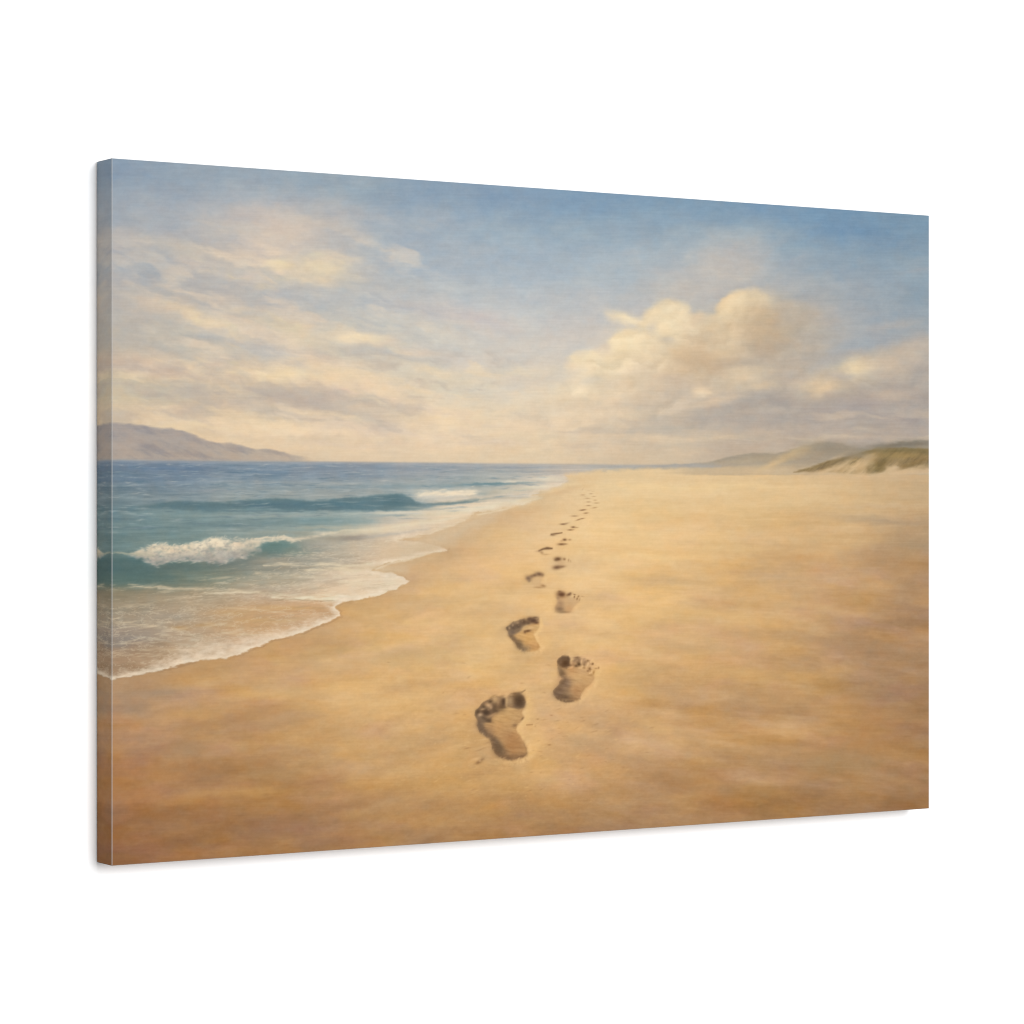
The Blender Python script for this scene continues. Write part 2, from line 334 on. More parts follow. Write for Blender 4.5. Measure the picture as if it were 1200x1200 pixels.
# long grey bars of cloud under the bank
n3 = afbm(WX, WY, 80, 9, 771, 3, .5)
lw = sstep(560, 680, PX)*sstep(468, 490, PY)*(1-sstep(515, 535, PY))
IMG += (sstep(.0, .7, -n3)*lw*.26)[..., None]*(np.array((170,162,154), dtype=np.float32)-IMG)
IMG += (sstep(.0, .7, n3)*lw*.30)[..., None]*(np.array((228,202,168), dtype=np.float32)-IMG)
# brushwork over the sky
skyrow = 1-sstep(530, 538, PY)
bn = fbm(PX/30+PY/90, PY/13-PX/110, 61, 4)
IMG += (bn*4.5*skyrow)[..., None]*np.array([1.1, 1.0, .75])
bn2 = fbm(PX/26, PY/13, 71, 4)
IMG += (bn2*4.5*skyrow)[..., None]*np.array([1.0, .8, .2])

HZ = 538.0    # horizon on the straightened y
# --- far headland on the left
ridge = [(100,498),(131,495.5),(150,497),(168,498.5),(188,502.5),(200,501.5),(214,505),(230,511),(245,517),(256,519.5),(272,519.5),(286,523.5),(300,527.5),(316,527),(330,530),(346,534),(372,538.5),(372,545),(100,545)]
sl = region(95, 480, 385, 552)
m = (1-sstep(-2.0, 2.0, pdist(ridge, VX[sl], VY[sl])))*.86*(1-sstep(325, 371, PX[sl]))
mix(sl, m, (156,148,146))
g = sstep(500, 540, PY[sl]); mix(sl, m*g*0.75, (178,162,146))
mix(sl, m*0.75*sstep(200, 350, PX[sl]), (196,178,156))
rh_ = rotn(24, 26, 7, 83, 4, .55, PX, PY)[sl]
mix(sl, m*0.5*np.clip(rh_*1.6, 0, 1), (128,126,134)); mix(sl, m*0.35*np.clip(-rh_*1.6, 0, 1), (186,166,148))

# ============================== LAND =========================================
SAND = [
 (640,560,(214,186,146)),(700,556,(220,192,150)),(800,556,(222,192,148)),(900,560,(218,186,140)),(1000,562,(208,176,132)),(1085,565,(192,164,126)),
 (640,580,(222,190,144)),(720,575,(230,198,146)),(800,580,(226,192,140)),(900,580,(220,186,134)),(1000,582,(208,174,126)),(1085,590,(184,152,112)),
 (560,615,(210,176,130)),(650,620,(226,190,138)),(750,620,(226,190,136)),(850,620,(218,180,126)),(950,625,(206,168,118)),(1085,630,(178,146,108)),
 (500,650,(208,170,124)),(580,660,(222,182,130)),(680,660,(228,190,136)),(780,665,(224,184,128)),(880,670,(206,166,114)),(980,670,(192,152,104)),(1085,675,(172,136,98)),
 (480,700,(208,168,116)),(560,710,(220,180,124)),(650,720,(224,182,126)),(750,720,(220,178,120)),(850,730,(206,164,112)),(950,730,(192,152,104)),(1085,730,(168,132,96)),
 (380,740,(198,158,108)),(440,760,(210,170,114)),(540,770,(218,178,122)),(650,780,(218,175,118)),(750,780,(210,168,112)),(850,790,(200,156,104)),(950,790,(188,148,100)),(1085,790,(162,126,92)),(1050,760,(168,130,94)),
 (140,815,(178,140,102)),(240,800,(190,148,100)),(330,790,(200,158,106)),(430,810,(210,168,114)),(520,830,(212,168,112)),(690,850,(208,164,112)),(780,850,(196,154,106)),(870,850,(190,148,100)),(960,850,(182,140,94)),(1085,860,(164,126,86)),
 (140,860,(172,128,88)),(240,860,(180,138,92)),(330,860,(186,144,96)),(430,880,(196,154,102)),(520,900,(200,156,100)),(620,905,(204,160,104)),(720,910,(194,152,106)),(820,910,(182,140,92)),(920,900,(178,136,90)),(1020,900,(168,128,86)),(1085,905,(162,122,80)),
 (140,920,(164,118,78)),(240,925,(168,124,80)),(330,930,(174,130,82)),(430,940,(184,140,88)),(520,950,(184,140,88)),(620,955,(182,138,86)),(720,950,(174,134,90)),(820,950,(168,126,82)),(950,945,(160,120,78)),(1085,935,(152,112,74)),
 (140,970,(152,108,70)),(240,975,(158,114,74)),(340,980,(160,118,78)),(450,985,(168,126,80)),(560,980,(164,122,80)),(700,975,(158,118,80)),
 (140,1005,(142,98,64)),(240,1005,(146,106,70)),(340,1000,(152,110,70)),
]
landmask = sstep(HZ-0.6, HZ+1.6, BY + 0.6*(VY-PY))
sand = field(SAND, 66, 24, WX*1.0, PY + 0.8*(WY-PY))
# swept streaks fan out from the far end of the beach
fan = (PY-548)/(1+np.sqrt((PX-640)**2+160**2)/520)
t1 = afbm(PX+3*(WX-PX), fan, 70, 8, 91, 5, .6)
t2 = fbm(PX/70+PY/90, PY/26, 95, 5)
t3 = fbm(PX/16, PY/8, 99, 4, .6)
k = sstep(545, 700, PY)
sand = sand + np.array([4, 3, 2]) + (t1*5.5)[..., None]*np.array([.9, 1.0, 1.05]) + (t2*10*k)[..., None]*np.array([1.0, .9, .7]) + (t3*3.2*k)[..., None]
t4 = fbm(PX/55-3, PY/20+7, 131, 4)
sand = sand + (np.clip(t4, 0, 1)*14*k)[..., None]*np.array([.3, -.2, -1.1]) + (np.clip(-t4, 0, 1)*12*k)[..., None]*np.array([-.8, -.4, .5])
t5 = afbm(WX, PY-.10*np.clip(PX-680, 0, 500)*sstep(600, 760, PY)+.5*(WY-PY), 105, 9.5, 871, 5, .58)
kr = sstep(600, 820, PX)*sstep(552, 600, PY)
sand = sand + (t5*10*kr)[..., None]*np.array([.95, 1.0, 1.1])
t6 = rotn(-10, 100, 12, 881, 5, .55)
kl = (1-sstep(480, 640, PX))*sstep(640, 760, PY)
sand = sand + (rotn(12, 60, 17, 891, 5, .6)*10*sstep(600, 720, PX)*sstep(650, 760, PY))[..., None]*np.array([1.0, 1.0, .95])
sand = sand + (fbm(WX/34, WY/17, 895, 4, .6)*9*k)[..., None]*np.array([1.0, .85, .5])
sand = sand + (np.clip(fbm(WX/48+4, WY/22, 897, 3, .5), 0, 1)*15*k)[..., None]*np.array([.1, -.1, .5])
sand = sand + np.array([-1, 0, 1])
sand = sand + (t6*9*kl)[..., None]*np.array([1.0, .95, .7])
IMG += landmask[..., None]*(sand-IMG)
SD = [
 (800,572,140,4,0,(232,200,148),.6),(900,588,150,5,0,(224,190,140),.5),(1040,592,60,4,0,(204,174,134),.6),(1040,610,70,5,3,(172,148,118),.55),(1080,640,50,7,2,(166,140,108),.5),
 (840,645,90,5,1,(226,188,132),.5),(760,652,80,5,1,(236,198,140),.5),(970,632,80,5,3,(212,176,126),.4),(950,655,60,6,4,(198,154,102),.5),(1060,668,60,8,6,(182,142,98),.4),
 (780,680,60,6,2,(198,164,120),.4),(900,676,70,5,3,(190,156,116),.4),(860,700,70,6,6,(214,174,122),.4),(960,712,90,6,8,(206,166,116),.4),
 (830,722,60,10,2,(216,176,116),.5),(900,745,90,8,4,(194,156,110),.4),(1000,756,90,8,8,(168,134,98),.5),(1070,770,50,10,4,(162,128,92),.4),
 (820,760,70,12,4,(196,160,116),.4),(870,790,80,12,4,(208,164,102),.5),(720,800,50,9,12,(218,176,116),.4),(780,812,60,10,16,(190,152,110),.45),(900,820,100,12,8,(182,142,96),.4),
 (1040,840,60,14,10,(178,132,84),.45),(1020,870,50,12,6,(176,128,78),.45),(770,855,26,12,20,(216,172,112),.5),(700,880,50,9,20,(184,148,108),.45),(760,895,60,8,14,(180,142,100),.4),
 (930,880,60,12,8,(194,150,100),.45),(980,895,60,14,6,(164,132,92),.5),(790,915,50,10,14,(166,122,78),.5),(910,930,40,9,4,(182,138,82),.4),(860,925,34,9,10,(160,124,84),.4),
 (600,925,40,10,4,(196,148,88),.45),(560,905,40,7,-14,(184,142,96),.4),(500,920,60,12,-8,(196,150,90),.4),(480,948,60,10,-10,(170,130,88),.4),(400,945,60,9,-14,(156,114,76),.45),(330,960,60,9,-12,(150,110,74),.4),
 (640,940,40,8,0,(190,140,82),.4),(330,905,60,7,-8,(192,150,98),.35),(260,930,70,7,-3,(192,146,92),.4),(200,900,60,8,-4,(164,122,84),.35),(300,930,40,5,-4,(196,148,88),.4),
 (220,955,60,8,-4,(150,108,72),.35),(180,812,50,8,-4,(160,136,112),.5),(150,832,30,8,0,(156,132,108),.4),(220,838,40,7,-4,(196,150,94),.5),(330,812,50,7,-6,(204,164,110),.4),
 (340,840,50,9,-8,(184,148,108),.4),(220,880,36,9,0,(168,134,98),.5),(310,905,50,10,-6,(160,126,90),.4),(420,840,70,10,-10,(204,164,112),.4),(470,868,60,9,-12,(208,166,112),.4),
 (490,815,60,8,-8,(220,176,116),.45),(450,778,60,8,-8,(220,180,122),.35),(540,690,50,6,-6,(226,184,126),.4),(490,765,70,6,-6,(202,164,112),.35),
 (560,800,40,6,-10,(216,168,104),.45),(590,700,40,5,0,(232,192,136),.4),(520,730,60,6,-4,(230,190,134),.35),(700,755,60,7,8,(226,184,124),.4),
 (640,880,60,20,0,(214,170,112),.3),(570,940,60,8,-6,(176,132,84),.35),
]
for s in SD: dab(*(s[:6]+(min(.85, s[6]*1.3),)))
# --- dunes on the right
far = [(760,549),(800,545.5),(835,541),(856,534.5),(884,531),(908,531.5),(926,527.5),(946,521.5),(970,518),(986,520),(1004,525),(1022,525),(1044,520),(1070,517.5),(1100,515.5),(1100,556),(760,556)]
P_ = np.array(far, dtype=np.float32)
sl = region(740, 505, 1110, 565)
m = (1-sstep(-1.6, 1.6, pdist(P_, VX[sl], VY[sl])))*sstep(770, 850, PX[sl])
mix(sl, m*.93, (160,148,130))
q = PY[sl]
mix(sl, m*sstep(538, 551, q)*.75, (212,184,144))
for s in [(975,524,30,7,6,(154,143,128),.75),(990,534,30,6,6,(160,147,128),.7),(1060,521,46,5,-4,(140,132,118),.85),(900,537,34,5,-4,(176,156,128),.7),(870,541,30,4,-6,(186,166,136),.5),
          (925,534,24,5,-28,(204,176,132),.85),(905,544,26,4,-26,(212,182,138),.8),(945,527,20,5,-20,(190,166,128),.6),(950,540,26,6,-24,(168,150,126),.7),(975,541,20,5,-30,(186,164,134),.7),(985,534,16,3,-30,(196,172,140),.5),
          (830,546,46,1.8,-2,(160,150,138),.6),(800,545,40,1.8,-2,(156,154,150),.7),(1000,546,30,5,-20,(206,178,140),.6)]:
    dab(*s, warp='v')
near = [(930,553),(950,547.5),(970,540),(990,536),(1008,531),(1022,527),(1045,524.5),(1065,525),(1100,527),(1100,548),(1078,552),(1060,549),(1048,546),(1036,552),(1020,557),(1000,556),(975,553)]
poly(near, (142,120,82), .94, 1.5, 'v')
sln = region(925, 515, 1100, 562)
tn = rotn(-38, 12, 3.2, 861, 4, .6, PX, PY)[sln]
mn = 1-sstep(-2, 1, pdist(near, VX[sln], VY[sln]))
for s in [(1050,533,34,6,0,(152,126,80),.7),(1085,538,20,7,0,(140,118,84),.7),(1010,536,16,4,-24,(168,140,86),.7),(985,541,18,3,-26,(132,114,80),.7),(962,548,14,2,-24,(124,106,80),.8),
          (1030,546,12,7,-50,(138,116,72),.8),(1020,540,12,3,-45,(186,156,106),.6),(1005,546,18,3.5,-42,(214,184,138),.85),(990,550,18,4,-38,(206,176,132),.8),(1012,552,12,4,-40,(212,182,138),.7),
          (1022,532,10,2,-30,(190,160,108),.6),(1066,545,24,3,-20,(140,114,72),.7),(1062,552,18,3,-24,(202,172,134),.9),(1048,551,8,6,-50,(206,178,140),.7),(1086,551,20,3,-4,(188,160,128),.8),(965,552,28,2.5,-10,(196,166,126),.7),
          (1040,560,60,3,0,(206,174,134),.7),(980,558,50,2.5,0,(212,180,138),.6),(1062,520.5,34,1.8,-4,(136,128,116),.7),(1018,549,5,4,-50,(126,104,66),.6)]:
    dab(*s, warp='v')

mix(sln, mn*sstep(.05, .45, tn)*.32, (176,148,104)); mix(sln, mn*sstep(.05, .45, -tn)*.42, (108,94,68))
for s in [(1015,531,30,2.6,-16,(122,106,72),.6),(1050,528,40,3.2,-2,(120,106,68),.6),(1085,530,26,4,4,(118,104,70),.6),(990,539,20,2.4,-24,(118,100,72),.6),(1035,541,10,5,-50,(116,98,62),.6),(1075,543,16,4,-20,(126,106,70),.5),
          (1058,534,30,3,0,(160,134,84),.5),(1022,537,14,3,-40,(166,140,94),.5)]:
    dab(*s, warp='v')
for s in [(985,547,20,3,-36,(208,178,136),.8),(1003,546,16,3,-42,(204,172,126),.7),(968,552,16,2,-20,(212,184,144),.6),(1055,554,34,3,-8,(210,180,140),.8),(1085,552,26,3,-4,(204,174,136),.7),(1022,556,26,2.4,0,(212,182,142),.7),(1012,545,18,3.6,-44,(206,174,130),.75),(1000,549,18,4,-40,(210,180,138),.7),(1042,550,12,4,-46,(206,176,134),.7),(1070,550,22,3,-16,(204,174,132),.6),(975,548,20,2.6,-30,(204,174,132),.6),(975,526,34,8,4,(150,136,116),.75),(1005,533,20,5,10,(150,136,114),.6),(930,535,30,5,-10,(176,154,122),.55),(1060,521,44,4,-4,(124,114,98),.6),(890,535,30,3,-4,(164,146,120),.5)]:
    dab(*s, warp='v')
# ============================== SEA ==========================================
shore = [(90,802),(131,797),(150,793),(185,787),(215,778),(240,773),(265,772),(283,766),(305,757),(322,749),(345,745),(365,737),(385,729),(399,722),(399,717),(393,712),(402,706),(422,703),(446,697),(465,690),(479,681.5),(470,675),(458,671),(436,668),(453,660.5),(480,655),(500,648.5),(524,645),(514,640),(488,635),(466,633),(505,625),(535,615),(547,608),(556,601),(580,598.5),(606,592),(628,586),(636,583),(622,580.5),(640,575),(658,569),(666,563),(662,556),(700,551.5),(760,548.5),(835,545.5),(835,530),(90,530)]
R = region(90, 530, 845, 810)
dS = pdist(shore, VX[R], VY[R])+1.7*fbm(PX[R]/7, PY[R]/3.5, 841, 3, .6)
sw = 1.2+2.6*sstep(420, 560, PX[R])
waterm = (1-sstep(-sw, sw, dS))*sstep(HZ-1.2, HZ+2.2, BY[R])
WAT = [
 (131,542,(112,130,152)),(200,542,(120,136,156)),(300,542,(126,142,158)),(400,544,(134,146,160)),(500,545,(144,152,162)),(600,546,(156,160,164)),(700,547,(160,160,158)),(800,547,(150,150,150)),
 (131,556,(108,128,146)),(200,556,(116,134,154)),(300,556,(120,138,156)),(400,556,(136,148,160)),(500,556,(150,156,162)),(600,556,(160,164,164)),(660,556,(186,178,164)),
 (131,570,(110,130,144)),(200,570,(126,142,154)),(300,570,(136,150,156)),(400,570,(142,154,158)),(500,568,(150,160,162)),(580,568,(146,158,158)),(640,568,(206,194,172)),
 (131,584,(112,134,142)),(200,583,(130,146,152)),(300,581,(152,160,156)),(400,578,(160,164,158)),(500,572,(152,162,160)),(600,580,(190,184,166)),
 (131,602,(100,130,140)),(200,606,(120,146,148)),(300,606,(132,152,152)),(400,604,(150,164,160)),(480,605,(190,188,172)),(560,592,(218,204,176)),
 (131,620,(104,132,136)),(200,620,(114,140,142)),(300,620,(124,146,146)),(360,616,(122,148,150)),(400,622,(150,162,152)),(460,620,(212,196,168)),(530,608,(218,198,164)),
 (131,638,(106,132,132)),(200,634,(120,142,138)),(300,630,(142,150,140)),(370,632,(170,166,148)),(430,632,(200,186,160)),(490,640,(200,178,148)),
 (131,662,(78,112,114)),(180,670,(86,114,112)),(220,668,(106,122,112)),(280,664,(132,134,122)),(340,660,(158,152,136)),(400,645,(176,166,148)),(460,650,(206,184,150)),
 (131,680,(90,112,104)),(180,682,(104,118,106)),(240,680,(132,136,118)),(320,680,(170,162,140)),(400,680,(206,190,160)),(450,680,(222,206,174)),
 (131,698,(130,122,100)),(180,700,(148,136,112)),(240,700,(160,144,118)),(320,695,(184,168,140)),(400,695,(220,200,164)),
 (131,720,(142,132,112)),(180,720,(154,142,122)),(240,720,(170,150,122)),(300,716,(190,158,114)),(370,712,(196,162,118)),
 (131,745,(140,128,114)),(180,745,(152,138,120)),(230,745,(170,148,120)),(290,735,(190,158,112)),(350,730,(196,166,126)),
 (131,765,(138,116,94)),(180,765,(156,130,100)),(230,762,(186,166,138)),(290,752,(204,180,146)),
 (131,785,(150,126,100)),(180,780,(168,144,116)),
]
WAT = [(x, y, (c[0]+12, c[1]+8, c[2]+6) if (y > 695 and x < 260) else (c[0]+5, c[1]-2, c[2]) if c[0] > 180 else c) for x, y, c in WAT]
wat = field(WAT, 40, 10.5, PX+.5*(WX-PX), PY+.25*(WY-PY))
by = BY
w1 = afbm(PX, by, 46, 3.4, 151, 4, .6); w2 = afbm(PX, by, 20, 1.9, 161, 3, .6)
wk = (1-sstep(640, 700, PY)*.3)
wat = wat + ((w1*13+w2*7)*wk)[..., None]*np.array([1.1, .95, .8]) + (sstep(380, 640, PX)*12)[..., None]*np.array([1.0, .75, .2])
mR = waterm[..., None]
v = IMG[R]; v += mR*(wat[R]-v)

class clip_to_water:
    """limits a group of strokes to the wet area"""
    def __enter__(s): s.keep = IMG[R].copy()
    def __exit__(s, *a):
        m = (1-sstep(-sw+.8, sw, dS))*sstep(HZ-1.2, HZ+2.2, BY[R])
        IMG[R] = s.keep + m[..., None]*(IMG[R]-s.keep)

with clip_to_water():
    # open sea: long level touches
    for s in [(200,549,60,2.5,0,(98,122,152),.6),(300,553,60,2.5,0,(110,134,158),.5),(150,562,50,3,0,(100,122,146),.6),(180,575,40,2,0,(98,122,140),.5),(300,565,50,2,0,(150,158,160),.6),(330,568,34,1.4,0,(112,132,146),.7),
              (380,567,36,2,0,(160,164,160),.6),(420,558,60,2,0,(128,144,160),.5),(480,550,60,2,0,(134,146,160),.5),(400,571,46,2.4,0,(122,142,152),.6),(470,570,46,2.4,0,(128,148,156),.6),(250,575,40,2,0,(148,154,158),.5),
              (520,563,50,2,0,(164,168,166),.5),(600,548,60,1.5,0,(140,146,154),.6),(590,557,30,1.4,0,(170,172,168),.5),(620,553,30,1.4,0,(140,148,154),.5),(560,568,40,2,-2,(118,144,152),.7),(575,567,24,1.6,-1,(98,132,144),.8),
              (600,564,16,1.3,0,(222,212,190),.7),(615,566,26,1.6,-3,(124,144,146),.6),(640,560,16,3,-3,(222,212,188),.8),(652,562,14,3,-4,(218,206,180),.7),(636,556,20,1.2,-3,(150,154,154),.5),(630,571,30,2.4,-6,(224,212,184),.8),
              (600,575,34,2.2,-4,(204,194,170),.7),(565,578,12,3.4,0,(142,154,150),.7),(580,577,10,3,0,(176,172,156),.6),(548,574,30,1.6,0,(176,178,170),.5),
              (150,589,34,3,0,(106,130,142),.6),(150,608,30,2.4,0,(86,116,128),.5),(170,618,40,2,0,(92,122,130),.6),(160,628,40,3,0,(98,128,132),.5)]:
        dab(*s, warp='v')
    # far breaker
    w1p = [(150,596),(185,590),(205,587.5),(235,588),(262,589),(290,585.5),(325,583.5),(345,585),(368,587.5),(400,584),(430,581.5),(452,579.5),(464,578.5),(474,580),(482,583),(487,588),(500,591),(530,589),(560,586),(545,590),(510,593),(490,597),(455,599),(400,598),(350,600),(300,597),(250,600),(200,597)]
    poly(w1p, (88,122,134), .9, 2.2, 'v')
    for s in [(230,592,44,4,0,(82,116,128),.7),(330,591,60,5,0,(76,116,134),.7),(410,591,60,5.5,0,(78,120,138),.75),(465,588,20,7,10,(78,114,126),.8),(440,594,50,4,0,(88,126,140),.6),(475,594,26,3,0,(92,122,130),.6),
              (290,598,60,2.5,0,(104,138,146),.6),(200,601,60,3,0,(112,142,148),.5),(400,602,60,2,0,(128,152,154),.5),
              (505,580,20,4,0,(222,208,184),.85),(530,579,26,4,-2,(232,214,186),.85),(520,584,24,3,0,(206,196,180),.7),(548,576,12,2.4,0,(214,200,176),.7),(495,575,16,2,0,(210,200,178),.5),
              (530,589,40,1.6,-4,(120,136,134),.7),(560,585,30,1.5,-4,(138,148,142),.6),(500,597,40,2,-2,(150,158,150),.5),
              (440,602,40,2,0,(214,206,182),.65),(475,600,24,1.6,0,(222,212,186),.6),(360,604,40,2.4,0,(164,172,164),.6),(330,605,40,2,0,(160,166,156),.6),(250,604,50,2,0,(140,156,152),.5),
              (460,604,34,1.6,0,(134,150,148),.55),(380,610,46,4,0,(112,146,152),.7),(310,612,50,3,0,(108,138,144),.6),(270,616,46,2.6,0,(96,126,136),.7),(230,615,34,2,0,(104,132,138),.5),(420,612,30,3,0,(132,154,154),.5),
              (560,597,60,3.5,-4,(226,212,182),.8),(610,587,40,3,-6,(228,214,184),.85),(590,592,40,2,-6,(232,218,188),.7),(520,602,50,3,-4,(216,200,168),.6),(500,594,30,1.6,-2,(206,194,168),.5),
              (440,622,60,4,-4,(224,206,174),.75),(500,611,40,3,-6,(222,202,168),.7),(400,618,40,2.4,0,(190,186,166),.5),(525,608,22,2,-12,(228,212,182),.6),(470,616,40,2,-6,(230,214,182),.6),
              (380,624,20,1.8,0,(214,202,178),.7),(400,627,24,1.4,4,(210,198,174),.6),(405,631,24,4,0,(148,136,122),.8),(420,630,16,2.5,-6,(140,132,124),.7),(380,631,26,3.5,0,(164,156,138),.6),(450,627,36,2,-6,(182,174,160),.7),(490,621,30,1.6,-8,(190,178,160),.5),
              (370,640,30,5,0,(152,152,144),.7),(350,636,20,4,0,(150,146,134),.5),(430,640,60,6,-3,(200,184,158),.6),(480,636,40,6,-4,(198,178,152),.6),(400,650,60,4,0,(190,176,152),.5),
              (500,641,40,1.6,-4,(220,200,170),.5),(460,655,40,2.2,-12,(216,196,164),.6)]:
        dab(*s, warp='v')
    rp_ = np.random.default_rng(91)
    for q in range(620):
        x = rp_.uniform(125, 640); y = 543+abs(rp_.normal(0, 1))*42
        if y > 628 - max(0, (x-330))*.14: continue
        k = (y-540)/80
        lt = rp_.random() < .52
        if lt: c = (178,184,182) if rp_.random() < .7 else (200,196,184)
        else: c = (82,112,132) if x < 420 else (112,136,148)
        dab(x, y, rp_.uniform(4, 11)*(.6+k), rp_.uniform(.5, .9)*(.7+.9*k), rp_.uniform(-4, 3), c, rp_.uniform(.16, .42), warp='v')
    # teal face at the left and the shadow under the foam
    for s in [(131,664,44,13,0,(74,108,112),.85),(170,672,34,9,0,(80,110,110),.7),(200,664,26,5,0,(88,108,106),.7),(131,678,50,6,0,(88,114,108),.6),(225,664,40,5,0,(96,114,108),.7),(265,661,26,4,0,(100,114,110),.7),(290,655,18,4,-8,(104,118,114),.7),
              (240,672,50,3,0,(120,128,114),.6),(322,641,26,8.5,-4,(92,128,124),1.0),(312,645,22,6,0,(92,126,126),.7),(338,644,22,5,8,(120,136,126),.7),(352,644,20,3,0,(142,144,134),.6),(320,650,34,3,0,(126,130,120),.7),(300,640,12,5,-30,(120,140,136),.5),
              (150,640,34,3,0,(112,138,138),.5),(330,624,50,3,0,(160,158,142),.5),(370,618,40,2,0,(166,164,146),.4)]:
        dab(*s, warp='v')
    # the near breaker's foam: many small lumps
    fr = np.random.default_rng(23)
    def top(x): return np.interp(x, [150,165,178,188,200,212,225,238,248,260,275,290,305,330,356],[649,645,639,637.5,641,640,638,636,631,632,634.5,633.5,632.5,630,632.5])
    def bot(x): return np.interp(x, [150,160,170,185,195,205,220,240,255,265,275,285,300,330,356],[651,653,657,663,659,656,656,658,661,659,654,653,648,633,635])
    for q in range(900):
        x = fr.uniform(152, 305); t = fr.random()
        y = top(x)*(1-t)+bot(x)*t + fr.normal(0, .5)
        hi = np.array((234,211,180)); mid = np.array((208,190,166)); lo = np.array((164,160,154))
        c = hi*(1-t)+mid*t if t < .55 else mid*(1-(t-.55)/.45)+lo*((t-.55)/.45)
        fade = np.clip((x-150)/25, .15, 1)
        dab(x, y, fr.uniform(1.6, 4.2), fr.uniform(1.0, 2.2), fr.uniform(-30, 30), c+fr.normal(0, 7), .42*fade, warp='v')
    for q in range(120):   # the two brightest crests
        x = fr.normal(246, 12); y = top(x)+abs(fr.normal(3, 3.5))
        dab(x, y, fr.uniform(2, 4.5), fr.uniform(1.2, 2.6), fr.uniform(-40, 40), (238,220,188), .4, warp='v')
    for q in range(60):
        x = fr.normal(190, 9); y = top(x)+abs(fr.normal(3, 3.5))
        dab(x, y, fr.uniform(2, 4), fr.uniform(1.2, 2.4), fr.uniform(-40, 40), (226,208,176), .35, warp='v')
    for q in range(130):
        x = fr.uniform(288, 345); y = top(x)+abs(fr.normal(0, 1.6))+.5
        dab(x, y, fr.uniform(1.5, 4), fr.uniform(.7, 1.4), fr.uniform(-20, 20), (224,206,178), .3, warp='v')
    for q in range(60):    # spray thrown above it
        x = fr.uniform(170, 300); y = top(x)-abs(fr.normal(0, 1.6))
        dab(x, y, 1.2, .8, 0, (216,204,180), .35, warp='v')
    line([(120,649.5),(133,648),(146,648.5),(162,650)], 1.9, (198,186,158), .65, frag=.2, seed=4)
    line([(160,649),(172,649),(182,652)], 1.8, (176,172,150), .6)
    line([(296,632),(312,630),(330,629),(345,632),(362,630),(380,626)], 1.7, (222,204,176), .75, frag=.45, seed=3)
    line([(380,626),(400,622),(430,620)], 1.4, (220,206,176), .5)
    for s in [(262,649,22,5,6,(190,184,170),.6),(285,646,14,5,0,(184,180,164),.6),(215,650,24,4,0,(190,182,164),.45)]:
        dab(*s, warp='v')
    X_, Y_ = PX[R], PY[R]
    tp = top(X_); bt = bot(X_)
    fmask = sstep(0, 3, Y_-tp)*(1-sstep(-2, 2, Y_-bt))*sstep(160, 185, X_)*(1-sstep(285, 305, X_))
    fz = fbm(X_/6, Y_/4, 951, 4, .65); rel = sstep(0, 1, (Y_-tp)/(bt-tp+1))
    v = IMG[R]
    v += (fmask*np.clip(.1+.9*fz+.35*rel, 0, .8))[..., None]*(np.array((160,154,144), dtype=np.float32)-v)
    for q in range(170):
        x = fr.uniform(490, 556); y = 580+(556-x)*.02-(x-490)*.05+fr.normal(0, 2.2)
        dab(x, y, fr.uniform(2, 6), fr.uniform(.6, 1.3), fr.uniform(-8, 4), (238,220,190) if y < 581 else (206,198,182), .34, warp='v')
    for q in range(110):
        x = fr.uniform(165, 335); y = top(x)+fr.normal(-.6, 1.5)
        dab(x, y, fr.uniform(1, 3.2), fr.uniform(.6, 1.3), fr.uniform(-60, 20), (234,216,186) if fr.random() < .6 else (140,150,144), .4, warp='v')
    for q in range(90):
        x = fr.uniform(165, 300); y = bot(x)+fr.normal(.3, 1.3)
        dab(x, y, fr.uniform(1.5, 4), fr.uniform(.6, 1.4), fr.uniform(-20, 20), (104,124,120) if fr.random() < .55 else (196,186,168), .42, warp='v')
    for q_ in [(326,642,24,7,0,(92,126,122),.75),(345,645,22,5,6,(118,134,124),.7),(368,644,26,4,-4,(150,150,138),.6),(312,648,24,4,0,(104,120,112),.6)]:
        dab(*q_, warp='v')
    line([(300,631),(318,630),(336,630.5),(352,633)], 1.5, (224,206,176), .6, frag=.3, seed=44)
    # thin sheets of water running up the sand
    line([(150,686),(175,688),(188,687),(205,690),(240,690),(270,691),(300,694),(330,696)], 1.7, (196,180,150), .8, frag=.35, seed=8)
    line([(185,689),(200,690)], 1.5, (206,192,164), .7)
    line([(240,695),(290,694),(320,697),(345,699),(392,702)], [1.5,2,2.4,2.6,3], (222,206,174), .8, frag=.25, seed=9)
    line([(320,699),(345,701),(380,701),(420,699),(450,693),(474,683)], [2,3,4.5,5,5,4], (228,214,182), .85, frag=.2, seed=19)
    line([(310,662),(330,661),(350,662),(380,661),(400,663),(430,661),(450,660)], [1.5,2,2.4,2.6,2.6,2.4,1.6], (220,204,172), .75, frag=.3, seed=10)
    line([(360,668),(400,667),(440,672),(465,677)], [3,4,5,4], (222,204,170), .7, frag=.2, seed=13)
    line([(400,680),(440,684),(462,683)], [5,5,4], (226,210,178), .6, frag=.2, seed=14)
    line([(300,672),(340,674),(380,677)], 2, (206,190,160), .5, frag=.3, seed=15)
    line([(250,683),(300,684),(350,686),(390,690)], 1.6, (200,186,158), .45, frag=.3, seed=16)
    line([(452,661),(480,655.5),(500,649),(523,645.5)], [2.4,2.2,1.8,1], (228,210,176), .85)
    line([(470,654),(500,646),(515,642)], 3, (212,192,160), .5)
    line([(318,704),(336,701.5),(350,703),(372,704.5),(400,704)], .9, (160,136,106), .55, frag=.5, seed=31)
